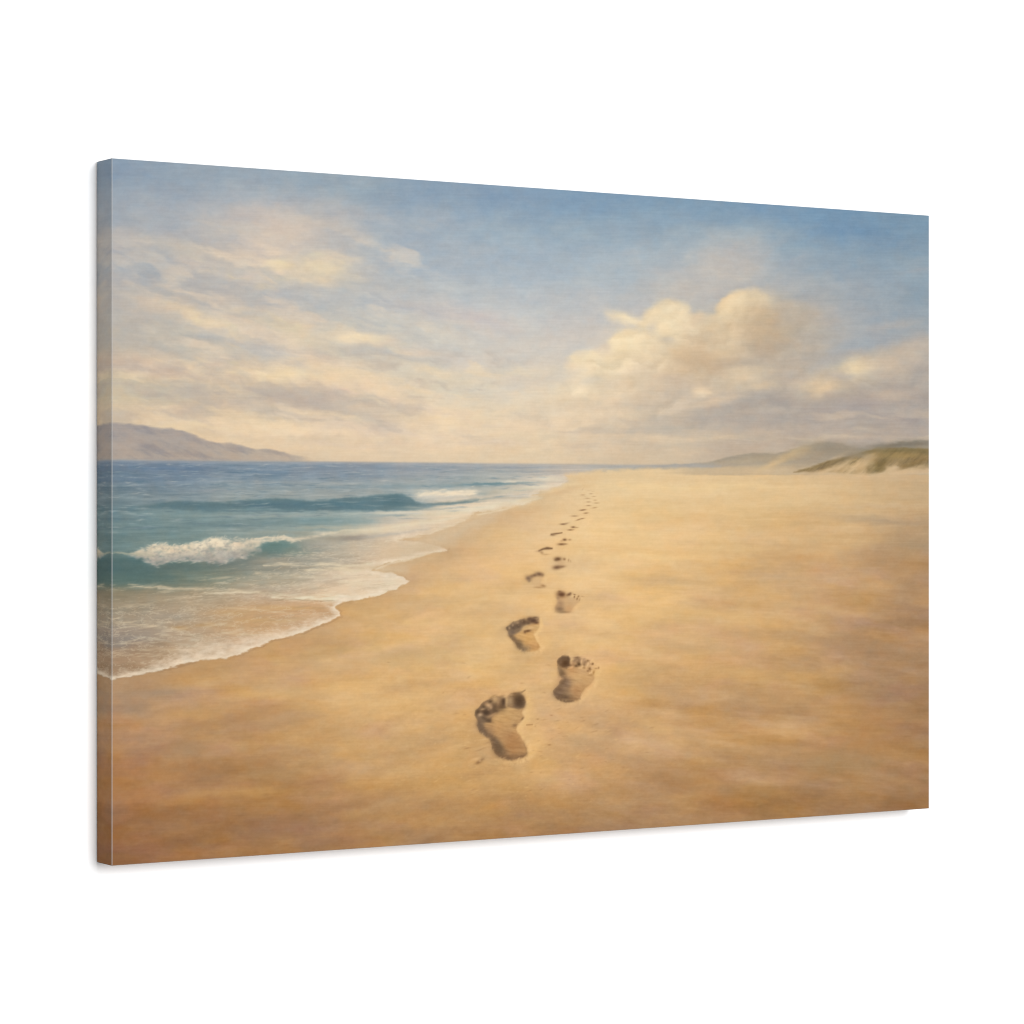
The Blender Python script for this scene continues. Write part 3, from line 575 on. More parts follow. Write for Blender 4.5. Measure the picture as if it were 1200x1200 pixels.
    line([(262,712),(300,714),(330,718),(360,720)], 1.2, (212,184,142), .5, frag=.3, seed=18)
    # lacy foam on the brown shallows
    for (pts, w, c, o) in [
        ([(138,730),(160,731),(182,734),(205,738),(225,744),(245,748)], 2.2, (194,174,144), .75),
        ([(190,744),(215,748),(240,752),(262,756)], 2.4, (200,182,154), .7),
        ([(131,744),(150,744),(175,747),(200,752)], 1.4, (180,166,144), .6),
        ([(140,712),(160,708),(175,709)], 1.4, (190,172,142), .6),
        ([(131,708),(150,709),(180,707)], 1.2, (180,162,134), .5),
        ([(215,708),(240,709),(262,712)], 1.6, (194,172,140), .5),
        ([(165,762),(195,761),(225,762)], 1.2, (206,182,148), .6),
        ([(178,753),(205,754),(230,757)], 1.2, (196,176,146), .5),
        ([(150,777),(165,776),(185,774)], 1.2, (190,164,132), .5),
        ([(200,766),(212,765)], 1.2, (224,204,172), .7),
        ([(240,730),(270,733),(300,737)], 1.4, (206,178,136), .5),
        ([(260,741),(290,744),(318,744)], 1.4, (212,188,150), .55),
        ([(131,770),(150,770),(170,771)], 1.2, (172,150,122), .5)]:
        line(pts, w, c, o, frag=.3, seed=int(pts[0][0]+pts[0][1]))
    for s in [(212,736,12,3,4,(176,140,94),.7),(240,733,16,2.5,0,(186,148,100),.6),(190,754,14,3,0,(148,122,94),.6),(196,765,14,2.4,0,(160,132,102),.5),(150,748,24,6,0,(142,132,122),.6),(140,756,20,5,0,(138,130,122),.5),
              (200,722,24,5,0,(162,152,136),.6),(150,715,26,4,0,(150,138,116),.5),(275,718,30,4,0,(194,156,106),.6),(320,712,26,3,0,(200,164,116),.6),(350,713,30,3,0,(198,160,108),.6),(300,727,34,4,0,(198,162,112),.6),(340,727,26,3,-8,(202,170,124),.5),
              (150,782,20,5,0,(148,118,88),.6),(176,783,14,3,0,(158,130,100),.5)]:
        dab(*s, warp='v')
    # loose streaks everywhere between the breakers and the shore
    v = IMG[R]
    fn = afbm(PX[R], PY[R]+.12*(PX[R]-300), 30, 3.0, 201, 4, .6)
    reg = sstep(606, 640, PY[R]+ (PX[R]-300)*.05)*(1-sstep(-30, -3, dS)*.3)
    noteal = sstep(676, 694, PY[R]+np.clip(PX[R]-200, 0, 200)*.25)
    v += (sstep(.12, .55, fn)*.34*reg*noteal)[..., None]*(np.array((222,202,168), dtype=np.float32)-v)
    v += (sstep(.12, .55, -fn)*.20*reg*noteal)[..., None]*(np.array((150,130,104), dtype=np.float32)-v)
    X_, Y_ = PX[R], PY[R]
    rn = 1-np.abs(fbm(X_/17+Y_/40, Y_/5.5, 811, 4, .6))*2
    lace = sstep(.80, .98, rn)*sstep(700, 716, Y_+np.clip(X_-330, 0, 300)*.2)*(1-sstep(-4, 0, dS))
    v += (lace*.27)[..., None]*(np.array((226,208,178), dtype=np.float32)-v)
    rn = 1-np.abs(fbm(X_/26+Y_/30, Y_/3.6, 821, 4, .6))*2
    lace = sstep(.78, .98, rn)*sstep(622, 640, Y_-np.clip(460-X_, 0, 400)*.12)*(1-sstep(700, 712, Y_))*(1-sstep(-4, 0, dS))*sstep(300, 350, X_+np.clip(Y_-660, 0, 60)*3)
    v += (lace*.26)[..., None]*(np.array((232,214,184), dtype=np.float32)-v)
    # foam hem along the water's edge
    depth = -dS
    q = PX[R]
    hemw = np.interp(q, [100,131,170,210,260,300,340,400,440,480,520,600,660], [4,5,8,14,17,13,10,8,8,5,3,3.5,3])
    fn2 = fbm(PX[R]/9, PY[R]/4, 211, 4, .6)
    hem = np.exp(-(np.clip(depth-1.5, 0, None)/hemw/(.75+.7*fn2))**2)*sstep(0, 1.5, depth)
    hem *= sstep(552, 566, PY[R])
    v += (hem*(.82-.35*sstep(480, 560, PX[R])))[..., None]*(np.array((228,206,178), dtype=np.float32)+(fn2*16)[..., None]-v)
    hem2 = np.exp(-((depth-2)/1.6)**2)*sstep(560, 580, PY[R])
    v += (hem2*(.5*(1-sstep(430, 520, PX[R]))+.0)*(.45+.55*sstep(-.3, .3, fn2)))[..., None]*(np.array((238,220,190), dtype=np.float32)-v)
    # wet, half drained sand inside the upper lobes
    for q_ in [(498,641,30,5,-10,(208,182,146),.75),(472,648,26,4,-14,(204,184,152),.5),(440,664,26,3,-4,(206,184,150),.5),(520,625,40,6,-14,(212,186,148),.55),(545,612,20,4,-16,(214,190,152),.5)]:
        dab(*q_, warp='v')
v = IMG[R]; hb_ = np.exp(-((BY[R]-(HZ+1.5))/2.4)**2)*(1-sstep(800, 840, PX[R])*.3)
v += (hb_*.38)[..., None]*(np.array((176,170,164), dtype=np.float32)-v)
# shadowed lip of sand just outside the foam, and damp sand beyond it
lip = np.exp(-((dS-1.3)/1.1)**2)*sstep(600, 660, PY[R])*(.15+.85*sstep(-.3, .4, fbm(PX[R]/16, PY[R]/16, 221, 2)))
v = IMG[R]
v += (lip*.42)[..., None]*(np.array((140,106,74), dtype=np.float32)-v)
damp = (dS > 0)*np.exp(-(np.clip(dS, 0, None)/17)**2)*sstep(565, 600, PY[R])*(.7+.6*fbm(PX[R]/30, PY[R]/12, 843, 3))
v += (damp*.46)[..., None]*(np.array((184,147,106), dtype=np.float32)-v)
for s in [(560,620,60,7,-12,(206,168,120),.55),(520,632,40,5,-8,(200,164,120),.5),(480,668,44,6,-8,(206,168,120),.5),(600,602,50,4,-10,(208,172,126),.5),(650,578,40,3,-8,(206,172,130),.5)]:
    m0 = IMG.copy() if False else None
    sl0 = region(s[0]-150, s[1]-60, s[0]+150, s[1]+60)
    keep = IMG[sl0].copy(); dab(*s)
    dd = pdist(shore, VX[sl0], VY[sl0])
    mm = sstep(-.5, 1.5, dd)[..., None]
    IMG[sl0] = keep+mm*(IMG[sl0]-keep)

for q_ in [(516,631,36,6,-14,(208,184,148),.65),(545,616,30,5,-16,(212,186,146),.5),(490,642,30,5,-8,(210,186,150),.55),(456,668,22,3.5,4,(212,184,144),.6),(600,596,36,3,-10,(216,186,142),.45),
           (628,584,26,3,-10,(218,190,146),.55),(650,573,20,3,-10,(220,194,152),.4),(430,712,30,4,-10,(206,168,120),.35),(560,604,30,3,-14,(222,198,158),.4)]:
    dab(*q_, warp='v')
for q_ in [(468,663,28,5,-10,(206,178,140),.6),(448,666,16,3,0,(212,188,152),.5),(500,655,30,5,-10,(204,174,132),.45),(535,634,40,6,-14,(204,174,134),.5)]:
    dab(*q_, warp='v')
poly([(446,634),(488,630),(508,622),(548,606),(604,590),(596,600),(566,616),(534,636),(506,645),(470,652),(450,648)], (210,184,150), .62, 7, 'w')
poly([(436,664),(462,661),(486,662),(470,671),(450,671)], (208,180,144), .5, 5, 'w')
line([(452,634),(490,629),(520,619),(545,610)], 1.6, (230,210,178), .5, frag=.4, seed=71)
line([(560,604),(590,597),(622,588)], 1.3, (234,214,180), .5, frag=.4, seed=72)
line([(440,667),(458,660.5),(482,655),(502,648.5),(518,645)], [1.2,1.5,1.5,1.2,.7], (228,208,176), .6)
# ============================ FOOTPRINTS =====================================
def fp(ox, oy, sc, ops):
    for o in ops:
        if o[0] == 'r':      # pressed hollow: pts, width of the lip, strength
            P_ = np.array([(ox+x/sc, oy+y/sc) for x, y in o[1]], dtype=np.float32); w_ = o[2]/sc
            sl = region(P_[:, 0].min()-w_*4, P_[:, 1].min()-w_*4, P_[:, 0].max()+w_*4, P_[:, 1].max()+w_*4)
            d = pdist(P_, PX[sl]+1.2*fbm(PX[sl]/4, PY[sl]/4, 901, 2), PY[sl]+1.2*fbm(PX[sl]/4, PY[sl]/4, 903, 2))
            gy_, gx_ = np.gradient(d); gn = np.hypot(gx_, gy_)+1e-6; gx_ /= gn; gy_ /= gn
            sun = gx_*.9+gy_*.25                       # faces turned to the low sun on the left
            out = np.exp(-((d-w_*.55)/(w_*.8))**2)*(d > -w_*.3); inn = np.exp(-((d+w_*.5)/(w_*.9))**2)
            mix(sl, np.clip(out*np.clip(sun+.15, 0, 1)*o[3], 0, 1), (236,192,132))
            mix(sl, np.clip(out*np.clip(-sun-.1, 0, 1)*o[3]*.35, 0, 1), (206,160,108))
            mix(sl, np.clip(inn*np.clip(-sun+.25, 0, 1)*o[3]*.8, 0, 1)*(d < w_*.2), (112,86,62))
            rdg = afbm(PX[sl]+PY[sl]*.5, PY[sl]-PX[sl]*.25, 9, 1.9, 905, 2)
            IMG[sl] += (rdg*12*(1-sstep(-w_, 0, d)))[..., None]*np.array([1, .9, .7], dtype=np.float32)
            continue
        if o[0] == 'p':      # polygon: pts, col, op, soft
            poly([(ox+x/sc, oy+y/sc) for x, y in o[1]], o[2], o[3], o[4]/sc, 'n')
        elif o[0] == 'l':    # stroke: pts, halfwidth, col, op
            w = [k/sc for k in o[2]] if hasattr(o[2], '__len__') else o[2]/sc
            line([(ox+x/sc, oy+y/sc) for x, y in o[1]], w, o[3], o[4], 'n')
        else:                # dab: x,y,rx,ry,ang,col,op
            dab(ox+o[1]/sc, oy+o[2]/sc, o[3]*1.12/sc, o[4]*1.12/sc, o[5], o[6], min(1, o[7]*1.08), 0, 'n')
D = 'd'
# nearest print
fp(545, 795, 10.91, [
 (D,870,620,120,330,-10,(222,178,118),.5),(D,120,760,110,220,0,(200,156,106),.35),(D,150,620,80,120,0,(196,154,106),.3),
 ('p',[(150,520),(158,600),(190,680),(270,740),(335,790),(345,870),(385,950),(450,1010),(560,1040),(640,1045),(740,1015),(812,970),(800,890),(760,800),(715,730),(672,660),(675,600),(720,560),(758,500),(742,430),(765,370),(640,395),(540,375),(420,410),(300,500)],(190,145,94),.95,16),
 (D,470,520,130,120,0,(200,154,96),.7),(D,560,440,140,70,0,(204,162,106),.6),(D,430,610,70,50,0,(204,150,92),.6),(D,640,480,70,80,0,(194,152,100),.5),
 (D,600,760,120,90,30,(178,130,84),.7),(D,640,880,140,110,20,(172,124,78),.8),(D,720,900,70,90,0,(178,132,84),.6),
 ('l',[(190,590),(250,680),(330,740),(400,830),(440,920)],[50,50,45,55,60],(128,100,74),.85),('l',[(170,560),(200,650),(270,720)],30,(122,98,76),.6),
 (D,440,900,55,75,-10,(104,82,58),.75),(D,400,820,40,60,-20,(112,90,68),.5),(D,520,950,70,50,20,(140,106,74),.6),(D,330,660,60,70,-30,(150,114,80),.5),
 ('l',[(420,960),(500,1010),(600,1030),(700,1010),(780,975)],26,(128,94,64),.75),('l',[(760,850),(800,930),(790,975)],18,(140,104,68),.5),
 ('r',[(158,600),(190,680),(270,740),(335,790),(345,870),(385,950),(450,1010),(560,1040),(640,1045),(740,1015),(812,970),(800,890),(760,800),(715,730),(672,660),(675,600),(720,560),(758,500),(742,430),(778,330),(750,230),(690,190),(600,200),(520,240),(420,235),(330,255),(240,310),(150,410),(135,460),(165,540)],52,.85),
 # toes
 ('p',[(130,440),(200,350),(240,300),(330,255),(430,235),(520,240),(520,370),(470,405),(390,430),(340,500),(330,560),(240,570),(170,540)],(124,96,70),.85,18),
 ('p',[(590,200),(690,185),(750,230),(778,300),(755,370),(680,398),(600,380),(545,360),(520,300),(540,230)],(142,110,78),.9,16),
 (D,690,260,70,60,10,(84,62,42),.9),(D,680,340,80,45,0,(104,78,56),.85),(D,640,215,60,28,0,(104,80,54),.8),(D,720,310,50,60,0,(96,72,50),.6),
 (D,575,290,36,60,10,(172,138,98),.85),(D,590,340,36,30,0,(160,124,86),.6),('l',[(640,205),(700,190),(745,165),(770,150)],[26,20,12,8],(128,98,68),.55),
 (D,530,300,22,70,8,(212,172,120),.85),(D,510,230,50,22,-30,(218,176,124),.85),(D,590,210,40,14,0,(206,166,116),.5),
 (D,460,330,60,70,0,(112,86,62),.9),(D,490,300,22,50,0,(78,58,42),.8),(D,480,380,50,26,0,(104,78,52),.8),
 (D,390,270,50,50,20,(204,164,114),.85),(D,420,310,22,40,0,(168,132,94),.7),(D,350,235,50,14,-25,(150,116,76),.45),(D,470,225,50,12,-10,(160,122,80),.4),
 (D,365,380,56,62,0,(104,80,58),.9),(D,390,420,40,30,0,(96,72,50),.8),(D,320,300,28,16,-20,(92,70,48),.85),(D,240,360,20,24,0,(100,78,54),.8),
 (D,300,345,45,32,30,(200,158,114),.9),(D,330,370,20,30,0,(188,148,108),.7),
 (D,270,435,66,50,30,(92,70,52),.9),(D,300,400,16,12,0,(170,134,98),.5),(D,225,395,34,14,-10,(176,140,102),.8),
 (D,300,490,60,26,-20,(158,124,90),.6),(D,350,470,60,16,-30,(176,136,94),.8),(D,300,540,46,22,10,(98,74,52),.8),
 (D,165,430,30,34,0,(94,72,50),.9),(D,150,470,16,30,0,(110,84,58),.7),(D,195,470,32,26,-20,(198,162,124),.95),(D,240,510,56,24,20,(100,78,58),.8),(D,190,520,40,26,20,(126,100,74),.7),
 (D,200,600,40,60,0,(126,100,76),.5),
 (D,640,600,36,22,-10,(140,104,70),.7),(D,735,515,30,14,-50,(136,100,64),.75),(D,625,658,26,5,0,(214,168,108),.7),
 (D,430,930,90,60,30,(112,86,60),.5),(D,690,300,50,50,0,(78,56,38),.6),(D,270,440,40,30,20,(80,60,44),.6),(D,640,820,90,90,0,(166,120,74),.4),(D,600,990,110,30,-6,(118,86,58),.5),
 # sunlit rim
 ('l',[(800,240),(820,330),(800,440),(790,520),(745,590),(690,640),(710,700),(750,760)],[26,30,34,30,24,22,24,20],(226,182,120),.75),
 (D,690,640,26,50,10,(230,184,124),.85),(D,830,700,90,90,30,(224,178,118),.6),(D,930,800,70,120,20,(224,178,118),.5),(D,845,380,40,140,0,(222,178,118),.5),(D,890,870,80,110,20,(230,182,118),.75),(D,850,960,60,30,-30,(226,178,112),.6),(D,800,760,60,60,0,(218,174,116),.6),(D,560,395,120,16,0,(214,172,114),.5),
 ('l',[(790,595),(860,590)],10,(166,124,78),.7),(D,1105,470,22,10,0,(168,126,84),.6),(D,930,520,18,10,0,(172,130,84),.6),(D,1080,850,22,9,0,(170,124,78),.7),
 (D,170,1075,44,22,-20,(150,112,72),.85),(D,215,1035,40,20,-20,(146,110,72),.7),(D,135,1030,50,20,-20,(220,176,122),.7),(D,190,1055,16,10,0,(210,166,120),.6),
 (D,30,890,40,12,-10,(168,124,78),.6),(D,300,820,60,10,-8,(176,134,90),.5),(D,240,780,70,14,-10,(216,174,122),.6),(D,210,880,60,12,-20,(212,168,114),.5),(D,200,910,60,8,-20,(176,132,86),.5),(D,20,870,50,12,0,(222,176,116),.5),
 ('l',[(380,1030),(450,1060),(560,1075)],12,(214,168,112),.5),
])
# second print
fp(640, 755, 15.0, [
 (D,960,600,150,200,0,(220,178,118),.5),
 ('p',[(215,480),(260,560),(290,610),(230,700),(130,830),(150,900),(220,970),(330,1010),(440,1015),(560,985),(610,940),(660,850),(710,770),(800,710),(850,650),(860,580),(820,540),(760,500),(640,440),(560,415),(480,400),(400,430),(300,430)],(190,146,98),.95,22),
 (D,620,590,230,150,0,(204,160,106),.85),(D,700,640,90,90,0,(204,162,110),.6),(D,620,480,160,40,0,(196,152,104),.6),(D,450,460,60,40,0,(200,150,98),.6),(D,540,840,110,120,20,(178,130,84),.7),(D,640,760,80,90,0,(186,142,92),.5),
 ('p',[(230,430),(330,440),(340,560),(430,640),(420,800),(470,980),(330,1000),(210,950),(140,880),(160,820),(240,700),(300,610),(230,520)],(146,116,84),.55,60),
 (D,340,680,110,110,20,(142,112,86),.85),(D,250,820,100,90,-30,(126,98,74),.85),(D,320,930,140,60,10,(116,88,62),.85),(D,190,870,60,50,20,(124,96,76),.7),(D,480,960,100,36,0,(148,110,72),.7),(D,280,500,60,50,0,(150,118,82),.8),(D,255,540,40,40,40,(132,102,66),.6),
 (D,600,960,20,14,0,(120,88,58),.6),('l',[(180,930),(260,985),(370,1010),(480,1000)],20,(112,84,58),.7),
 ('r',[(200,310),(230,250),(300,205),(400,215),(450,240),(560,220),(700,270),(800,320),(870,380),(900,440),(860,500),(860,580),(850,650),(800,710),(710,770),(660,850),(610,940),(560,985),(440,1015),(330,1010),(220,970),(150,900),(130,830),(230,700),(290,610),(240,540),(215,430)],62,.7),
 ('p',[(230,250),(300,205),(390,210),(425,260),(420,330),(430,380),(360,425),(290,410),(230,370),(200,310)],(108,82,58),.92,26),
 (D,340,335,75,60,0,(86,60,38),.85),(D,250,300,40,50,0,(124,96,70),.6),(D,390,250,26,30,0,(96,70,48),.6),(D,440,370,30,20,0,(128,92,60),.6),(D,225,430,30,60,0,(150,118,82),.6),
 (D,455,265,22,52,25,(222,180,124),.9),(D,480,350,36,40,0,(172,128,86),.8),
 (D,560,280,60,55,0,(140,106,74),.9),(D,580,350,44,36,0,(92,66,40),.9),(D,530,380,40,26,0,(108,78,50),.8),(D,545,235,50,16,0,(132,98,66),.7),(D,545,285,30,20,-30,(176,138,100),.7),
 ('l',[(460,405),(430,420)],18,(224,170,118),.7),
 (D,625,305,16,42,10,(224,180,128),.9),(D,690,310,46,44,0,(166,128,92),.85),(D,670,360,26,36,0,(140,104,68),.7),(D,735,290,18,18,0,(134,98,62),.7),('l',[(580,420),(620,415),(645,385)],14,(222,178,124),.85),(D,670,415,26,18,0,(150,110,66),.6),
 (D,735,355,14,44,15,(224,182,130),.9),(D,795,350,26,20,0,(170,130,88),.6),(D,822,345,20,22,0,(128,92,56),.85),('l',[(700,455),(725,430),(735,400)],12,(210,164,112),.8),(D,770,430,30,34,0,(138,98,60),.85),(D,735,470,22,16,0,(140,100,64),.7),
 ('l',[(765,510),(800,495),(805,470)],14,(230,186,130),.9),(D,840,500,16,34,10,(164,118,66),.8),(D,790,540,40,10,0,(160,118,70),.7),(D,815,415,26,22,0,(214,172,124),.8),(D,880,425,30,14,0,(170,130,86),.7),(D,925,415,16,22,0,(160,118,76),.7),(D,870,370,30,20,0,(214,172,120),.5),
 (D,900,520,60,50,0,(222,180,118),.7),(D,900,600,50,60,0,(218,174,116),.6),('l',[(850,680),(770,750),(720,800),(670,880),(630,950)],[16,20,24,24,20],(226,178,122),.85),(D,700,1000,60,40,0,(216,172,122),.5),
 (D,240,600,60,40,0,(200,152,108),.5),(D,400,395,60,10,-10,(190,146,104),.5),
])
# third, fourth and fifth prints
fp(580, 665, 10.91, [
 (D,90,850,100,80,0,(196,160,112),.4),(D,130,780,40,30,0,(184,150,110),.4),(D,640,850,90,40,0,(208,168,118),.4),(D,640,960,90,100,0,(236,192,126),.5),
 ('p',[(180,860),(200,900),(260,960),(300,1030),(360,1065),(470,1080),(560,1060),(590,1020),(550,940),(500,860),(560,810),(580,750),(560,700),(420,740),(300,830)],(206,158,98),.92,16),
 (D,450,920,110,60,0,(212,160,94),.7),(D,500,1000,80,60,0,(200,146,88),.7),(D,450,780,120,30,-14,(226,184,128),.8),(D,540,770,36,36,0,(204,164,108),.6),
 ('l',[(200,870),(260,930),(310,1000),(370,1050)],[30,34,44,34],(134,108,80),.85),(D,320,980,46,60,-20,(114,92,66),.7),(D,400,1030,60,40,0,(150,118,82),.6),(D,560,980,20,50,0,(174,122,68),.4),
 ('r',[(150,770),(240,700),(340,665),(450,650),(560,650),(575,720),(570,770),(500,850),(540,930),(590,1020),(560,1060),(470,1080),(360,1065),(300,1030),(260,960),(200,900),(180,850)],36,.7),
 ('p',[(150,770),(210,710),(340,670),(420,690),(430,720),(360,750),(330,800),(270,850),(190,860)],(140,113,86),.6,20),
 (D,490,680,70,40,-4,(92,66,50),.95),(D,450,660,36,26,0,(100,74,56),.8),(D,520,640,36,12,0,(118,88,64),.7),(D,530,705,30,16,0,(96,66,48),.7),(D,430,710,30,22,0,(98,74,54),.7),
 (D,370,700,50,42,-20,(102,78,58),.95),(D,350,690,12,10,0,(180,146,108),.4),(D,330,700,20,24,0,(120,94,70),.7),
 (D,300,750,56,44,-20,(102,80,62),.9),(D,290,705,20,18,20,(168,134,98),.7),(D,305,742,12,8,0,(160,126,94),.4),
 (D,235,770,50,50,0,(104,82,64),.9),(D,230,738,14,20,10,(176,142,106),.6),(D,225,830,44,34,0,(116,94,76),.9),
 (D,165,780,24,24,0,(112,88,66),.85),(D,185,775,14,15,0,(188,154,116),.6),(D,195,850,30,30,0,(134,108,82),.6),
 (D,300,810,40,20,-20,(120,94,70),.6),(D,420,812,46,18,-8,(112,76,46),.9),(D,385,825,16,20,0,(120,84,54),.7),
 ('l',[(590,660),(600,740),(570,810),(520,860),(540,920),(590,1000)],[16,22,18,16,20,18],(234,190,128),.75),
 # fourth
 ('p',[(795,390),(800,440),(770,510),(770,560),(830,580),(950,580),(990,540),(1040,480),(1090,420),(1080,390),(1000,385),(900,370)],(204,164,116),.85,18),
 (D,830,530,60,40,10,(134,106,78),.85),(D,840,460,50,50,20,(160,126,94),.7),(D,880,570,90,16,0,(150,118,82),.7),(D,950,520,50,50,0,(198,150,102),.5),(D,960,420,70,40,0,(206,168,122),.6),
 (D,845,345,56,38,0,(108,74,50),.95),(D,830,310,26,16,0,(130,96,68),.7),(D,870,345,30,26,0,(100,66,44),.6),(D,810,390,24,26,0,(160,126,94),.6),
 (D,950,345,34,20,-20,(124,88,58),.9),(D,965,328,14,10,0,(140,104,72),.7),(D,925,355,14,12,0,(150,112,76),.6),
 (D,1020,345,20,7,10,(140,102,66),.8),(D,1018,375,10,16,10,(134,96,60),.8),(D,990,350,8,20,0,(226,184,128),.7),(D,1070,370,12,14,30,(150,110,70),.7),(D,1052,400,8,16,10,(136,98,60),.8),(D,1120,370,20,5,10,(166,130,90),.6),(D,1040,350,8,20,0,(226,186,132),.5),
 (D,1085,410,8,24,20,(172,132,86),.5),(D,1040,520,30,40,30,(232,190,134),.6),
 # fifth
 ('p',[(470,200),(500,240),(560,265),(640,262),(620,220),(590,190),(610,140),(620,110),(540,110),(470,140)],(212,172,122),.8,16),
 (D,570,85,50,28,10,(122,92,68),.9),(D,510,100,40,22,-10,(128,98,72),.85),(D,470,115,30,22,-10,(142,110,82),.7),(D,430,140,40,34,20,(130,102,78),.9),(D,440,170,20,20,0,(150,120,90),.7),(D,610,95,20,20,0,(140,108,76),.5),
 (D,620,235,34,18,10,(166,126,82),.85),(D,560,255,60,12,0,(178,138,92),.7),(D,650,150,20,50,0,(232,194,140),.5),
])
# the trail that dwindles up the beach
fp(590, 560, 8.0, [
 (D,512,762,34,20,0,(106,74,48),.95),(D,495,770,16,10,0,(112,82,56),.6),(D,572,762,14,13,0,(150,112,76),.85),(D,572,758,5,4,0,(190,150,104),.6),(D,612,772,9,14,0,(176,136,94),.7),(D,632,780,5,12,0,(184,146,104),.6),
 (D,505,838,42,20,-8,(122,88,62),.95),(D,545,832,36,11,-6,(140,104,72),.8),(D,540,800,50,24,0,(206,166,120),.6),
 ('l',[(335,684),(370,668),(410,660),(455,662)],[9,10,12,9],(120,90,62),.9),(D,415,660,26,11,0,(112,80,54),.6),(D,360,700,20,14,40,(176,138,96),.7),(D,400,718,30,7,0,(192,154,108),.7),(D,330,688,30,10,0,(186,150,112),.5),
 (D,575,580,20,12,0,(124,90,60),.9),(D,545,592,16,6,0,(170,130,90),.5),(D,622,580,16,9,0,(168,130,90),.7),(D,545,622,34,11,0,(128,94,64),.9),(D,580,620,20,7,0,(150,114,78),.6),
 ('l',[(450,530),(490,524),(550,515)],[9,9,6],(128,96,66),.9),(D,465,540,26,7,0,(150,116,82),.6),
 (D,655,462,20,9,0,(132,98,66),.9),(D,685,466,20,5,0,(170,132,90),.7),(D,628,488,24,7,0,(142,106,72),.85),(D,655,486,14,4,0,(170,132,90),.5),
 (D,560,434,28,8,0,(136,102,72),.9),(D,590,426,28,6,-8,(168,132,94),.7),
 (D,705,392,26,6,-16,(160,122,84),.8),(D,740,382,20,5,-6,(156,118,80),.8),
 (D,668,358,30,6,0,(160,124,88),.8),(D,775,330,22,6,-4,(150,114,78),.85),(D,742,302,28,6,-4,(134,100,70),.9),(D,760,297,16,4,0,(150,114,80),.6),
 (D,855,280,24,5,-8,(178,138,94),.8),(D,798,260,22,5,0,(166,128,88),.8),(D,875,236,24,4.5,0,(176,138,94),.8),(D,798,226,20,4.5,0,(168,130,92),.8),(D,862,209,16,4,0,(172,134,94),.7),
 (D,790,192,24,4.5,0,(178,140,100),.7),(D,850,174,18,4,0,(184,146,104),.7),(D,745,160,22,4.5,0,(180,144,106),.75),(D,822,149,16,4,0,(174,138,100),.7),(D,745,105,16,4,-60,(206,172,132),.6),(D,800,120,20,4,0,(206,172,132),.5),
 (D,840,125,14,3,0,(200,164,120),.5),(D,770,178,14,3,20,(196,158,116),.5),
])
slg = region(130, 700, 1089, 1016)
gk = sstep(720, 820, PY[slg])*np.exp(-((PX[slg]-600)/260)**2)
gr = fbm(PX[slg]/5+PY[slg]/14, PY[slg]/2.6, 501, 4, .65)
IMG[slg] += (gr*6*gk)[..., None]*np.array([1, .9, .7], dtype=np.float32)
# crumbs of sand kicked up round the near prints
cr = np.random.default_rng(5)
for q in range(230):
    r = abs(cr.normal(0, 1)); x = 610+cr.normal(0, 62); y = 868+cr.normal(0, 34)
    if y > 945 or (560 < x < 618 and 812 < y < 888) or (650 < x < 700 and 770 < y < 822): continue
    o = .16+.22*cr.random()
    dab(x, y, cr.uniform(1.2, 4.0), cr.uniform(.5, 1.0), cr.uniform(-30, 10), (232,188,128) if cr.random() < .5 else (160,120,78), o, warp='n')

IMG = np.clip(IMG, 0, 255)

# the print's muted inks: blues and teals lose most of their strength
L_ = (IMG @ np.array([.3, .59, .11], dtype=np.float32))[..., None]
blue = np.clip((IMG[..., 2]-IMG[..., 0])/40, 0, 1)[..., None]
isea = sstep(HZ-1, HZ+2, BY)[..., None]
near_ = sstep(560, 590, BY)[..., None]
satk = 1-blue*(.20+.10*isea*near_-.08*isea*(1-near_))-(1-blue)*.05
IMG = L_+(IMG-L_)*satk-blue*np.array([0, 0, 3], dtype=np.float32)
# small daubs of broken colour, no direction of their own
dn = fbm(PX/7, PY/5.5, 401, 3, .6); dn2 = fbm(PX/11+9, PY/8, 411, 3)
IMG = IMG+(dn*3.4)[..., None]+(dn2*3.2)[..., None]*np.array([1, -.1, -.9], dtype=np.float32)

# overall: fine grain and cloth threads printed into the image
g1 = vnoise(PX/1.6, PY/1.3, 301)*1.5+vnoise(PX/20, PY/1.35, 302)*1.7+vnoise(PX/50, PY/2.1, 303)*.8
IMG = np.clip(IMG+g1[..., None], 0, 255)

COL = (lin(IMG)/GAIN).astype(np.float32)
COLd = COL

# ------------------------------ scene ----------------------------------------
scene = bpy.context.scene
world = bpy.data.worlds.new("World"); scene.world = world; world.use_nodes = True
bg = world.node_tree.nodes['Background']
bg.inputs[0].default_value = (1, 1, 1, 1)
bg.inputs[1].default_value = 0.612

def newmat(name):
    m = bpy.data.materials.new(name); m.use_nodes = True
    return m, m.node_tree, m.node_tree.nodes['Principled BSDF']

# printed cloth
mat, nt, b = newmat('printed_canvas')
at = nt.nodes.new('ShaderNodeAttribute'); at.attribute_name = 'paint'
tc = nt.nodes.new('ShaderNodeTexCoord')
mp = nt.nodes.new('ShaderNodeMapping'); mp.inputs['Scale'].default_value = (45, 45, 620)
nt.links.new(tc.outputs['Object'], mp.inputs[0])
nz = nt.nodes.new('ShaderNodeTexNoise'); nz.inputs['Scale'].default_value = 1; nz.inputs['Detail'].default_value = 3
nt.links.new(mp.outputs[0], nz.inputs['Vector'])
mr = nt.nodes.new('ShaderNodeMapRange'); mr.inputs[1].default_value = .25; mr.inputs[2].default_value = .75
mr.inputs[3].default_value = .982; mr.inputs[4].default_value = 1.018
nt.links.new(nz.outputs[0], mr.inputs[0])
mx = nt.nodes.new('ShaderNodeVectorMath'); mx.operation = 'SCALE'
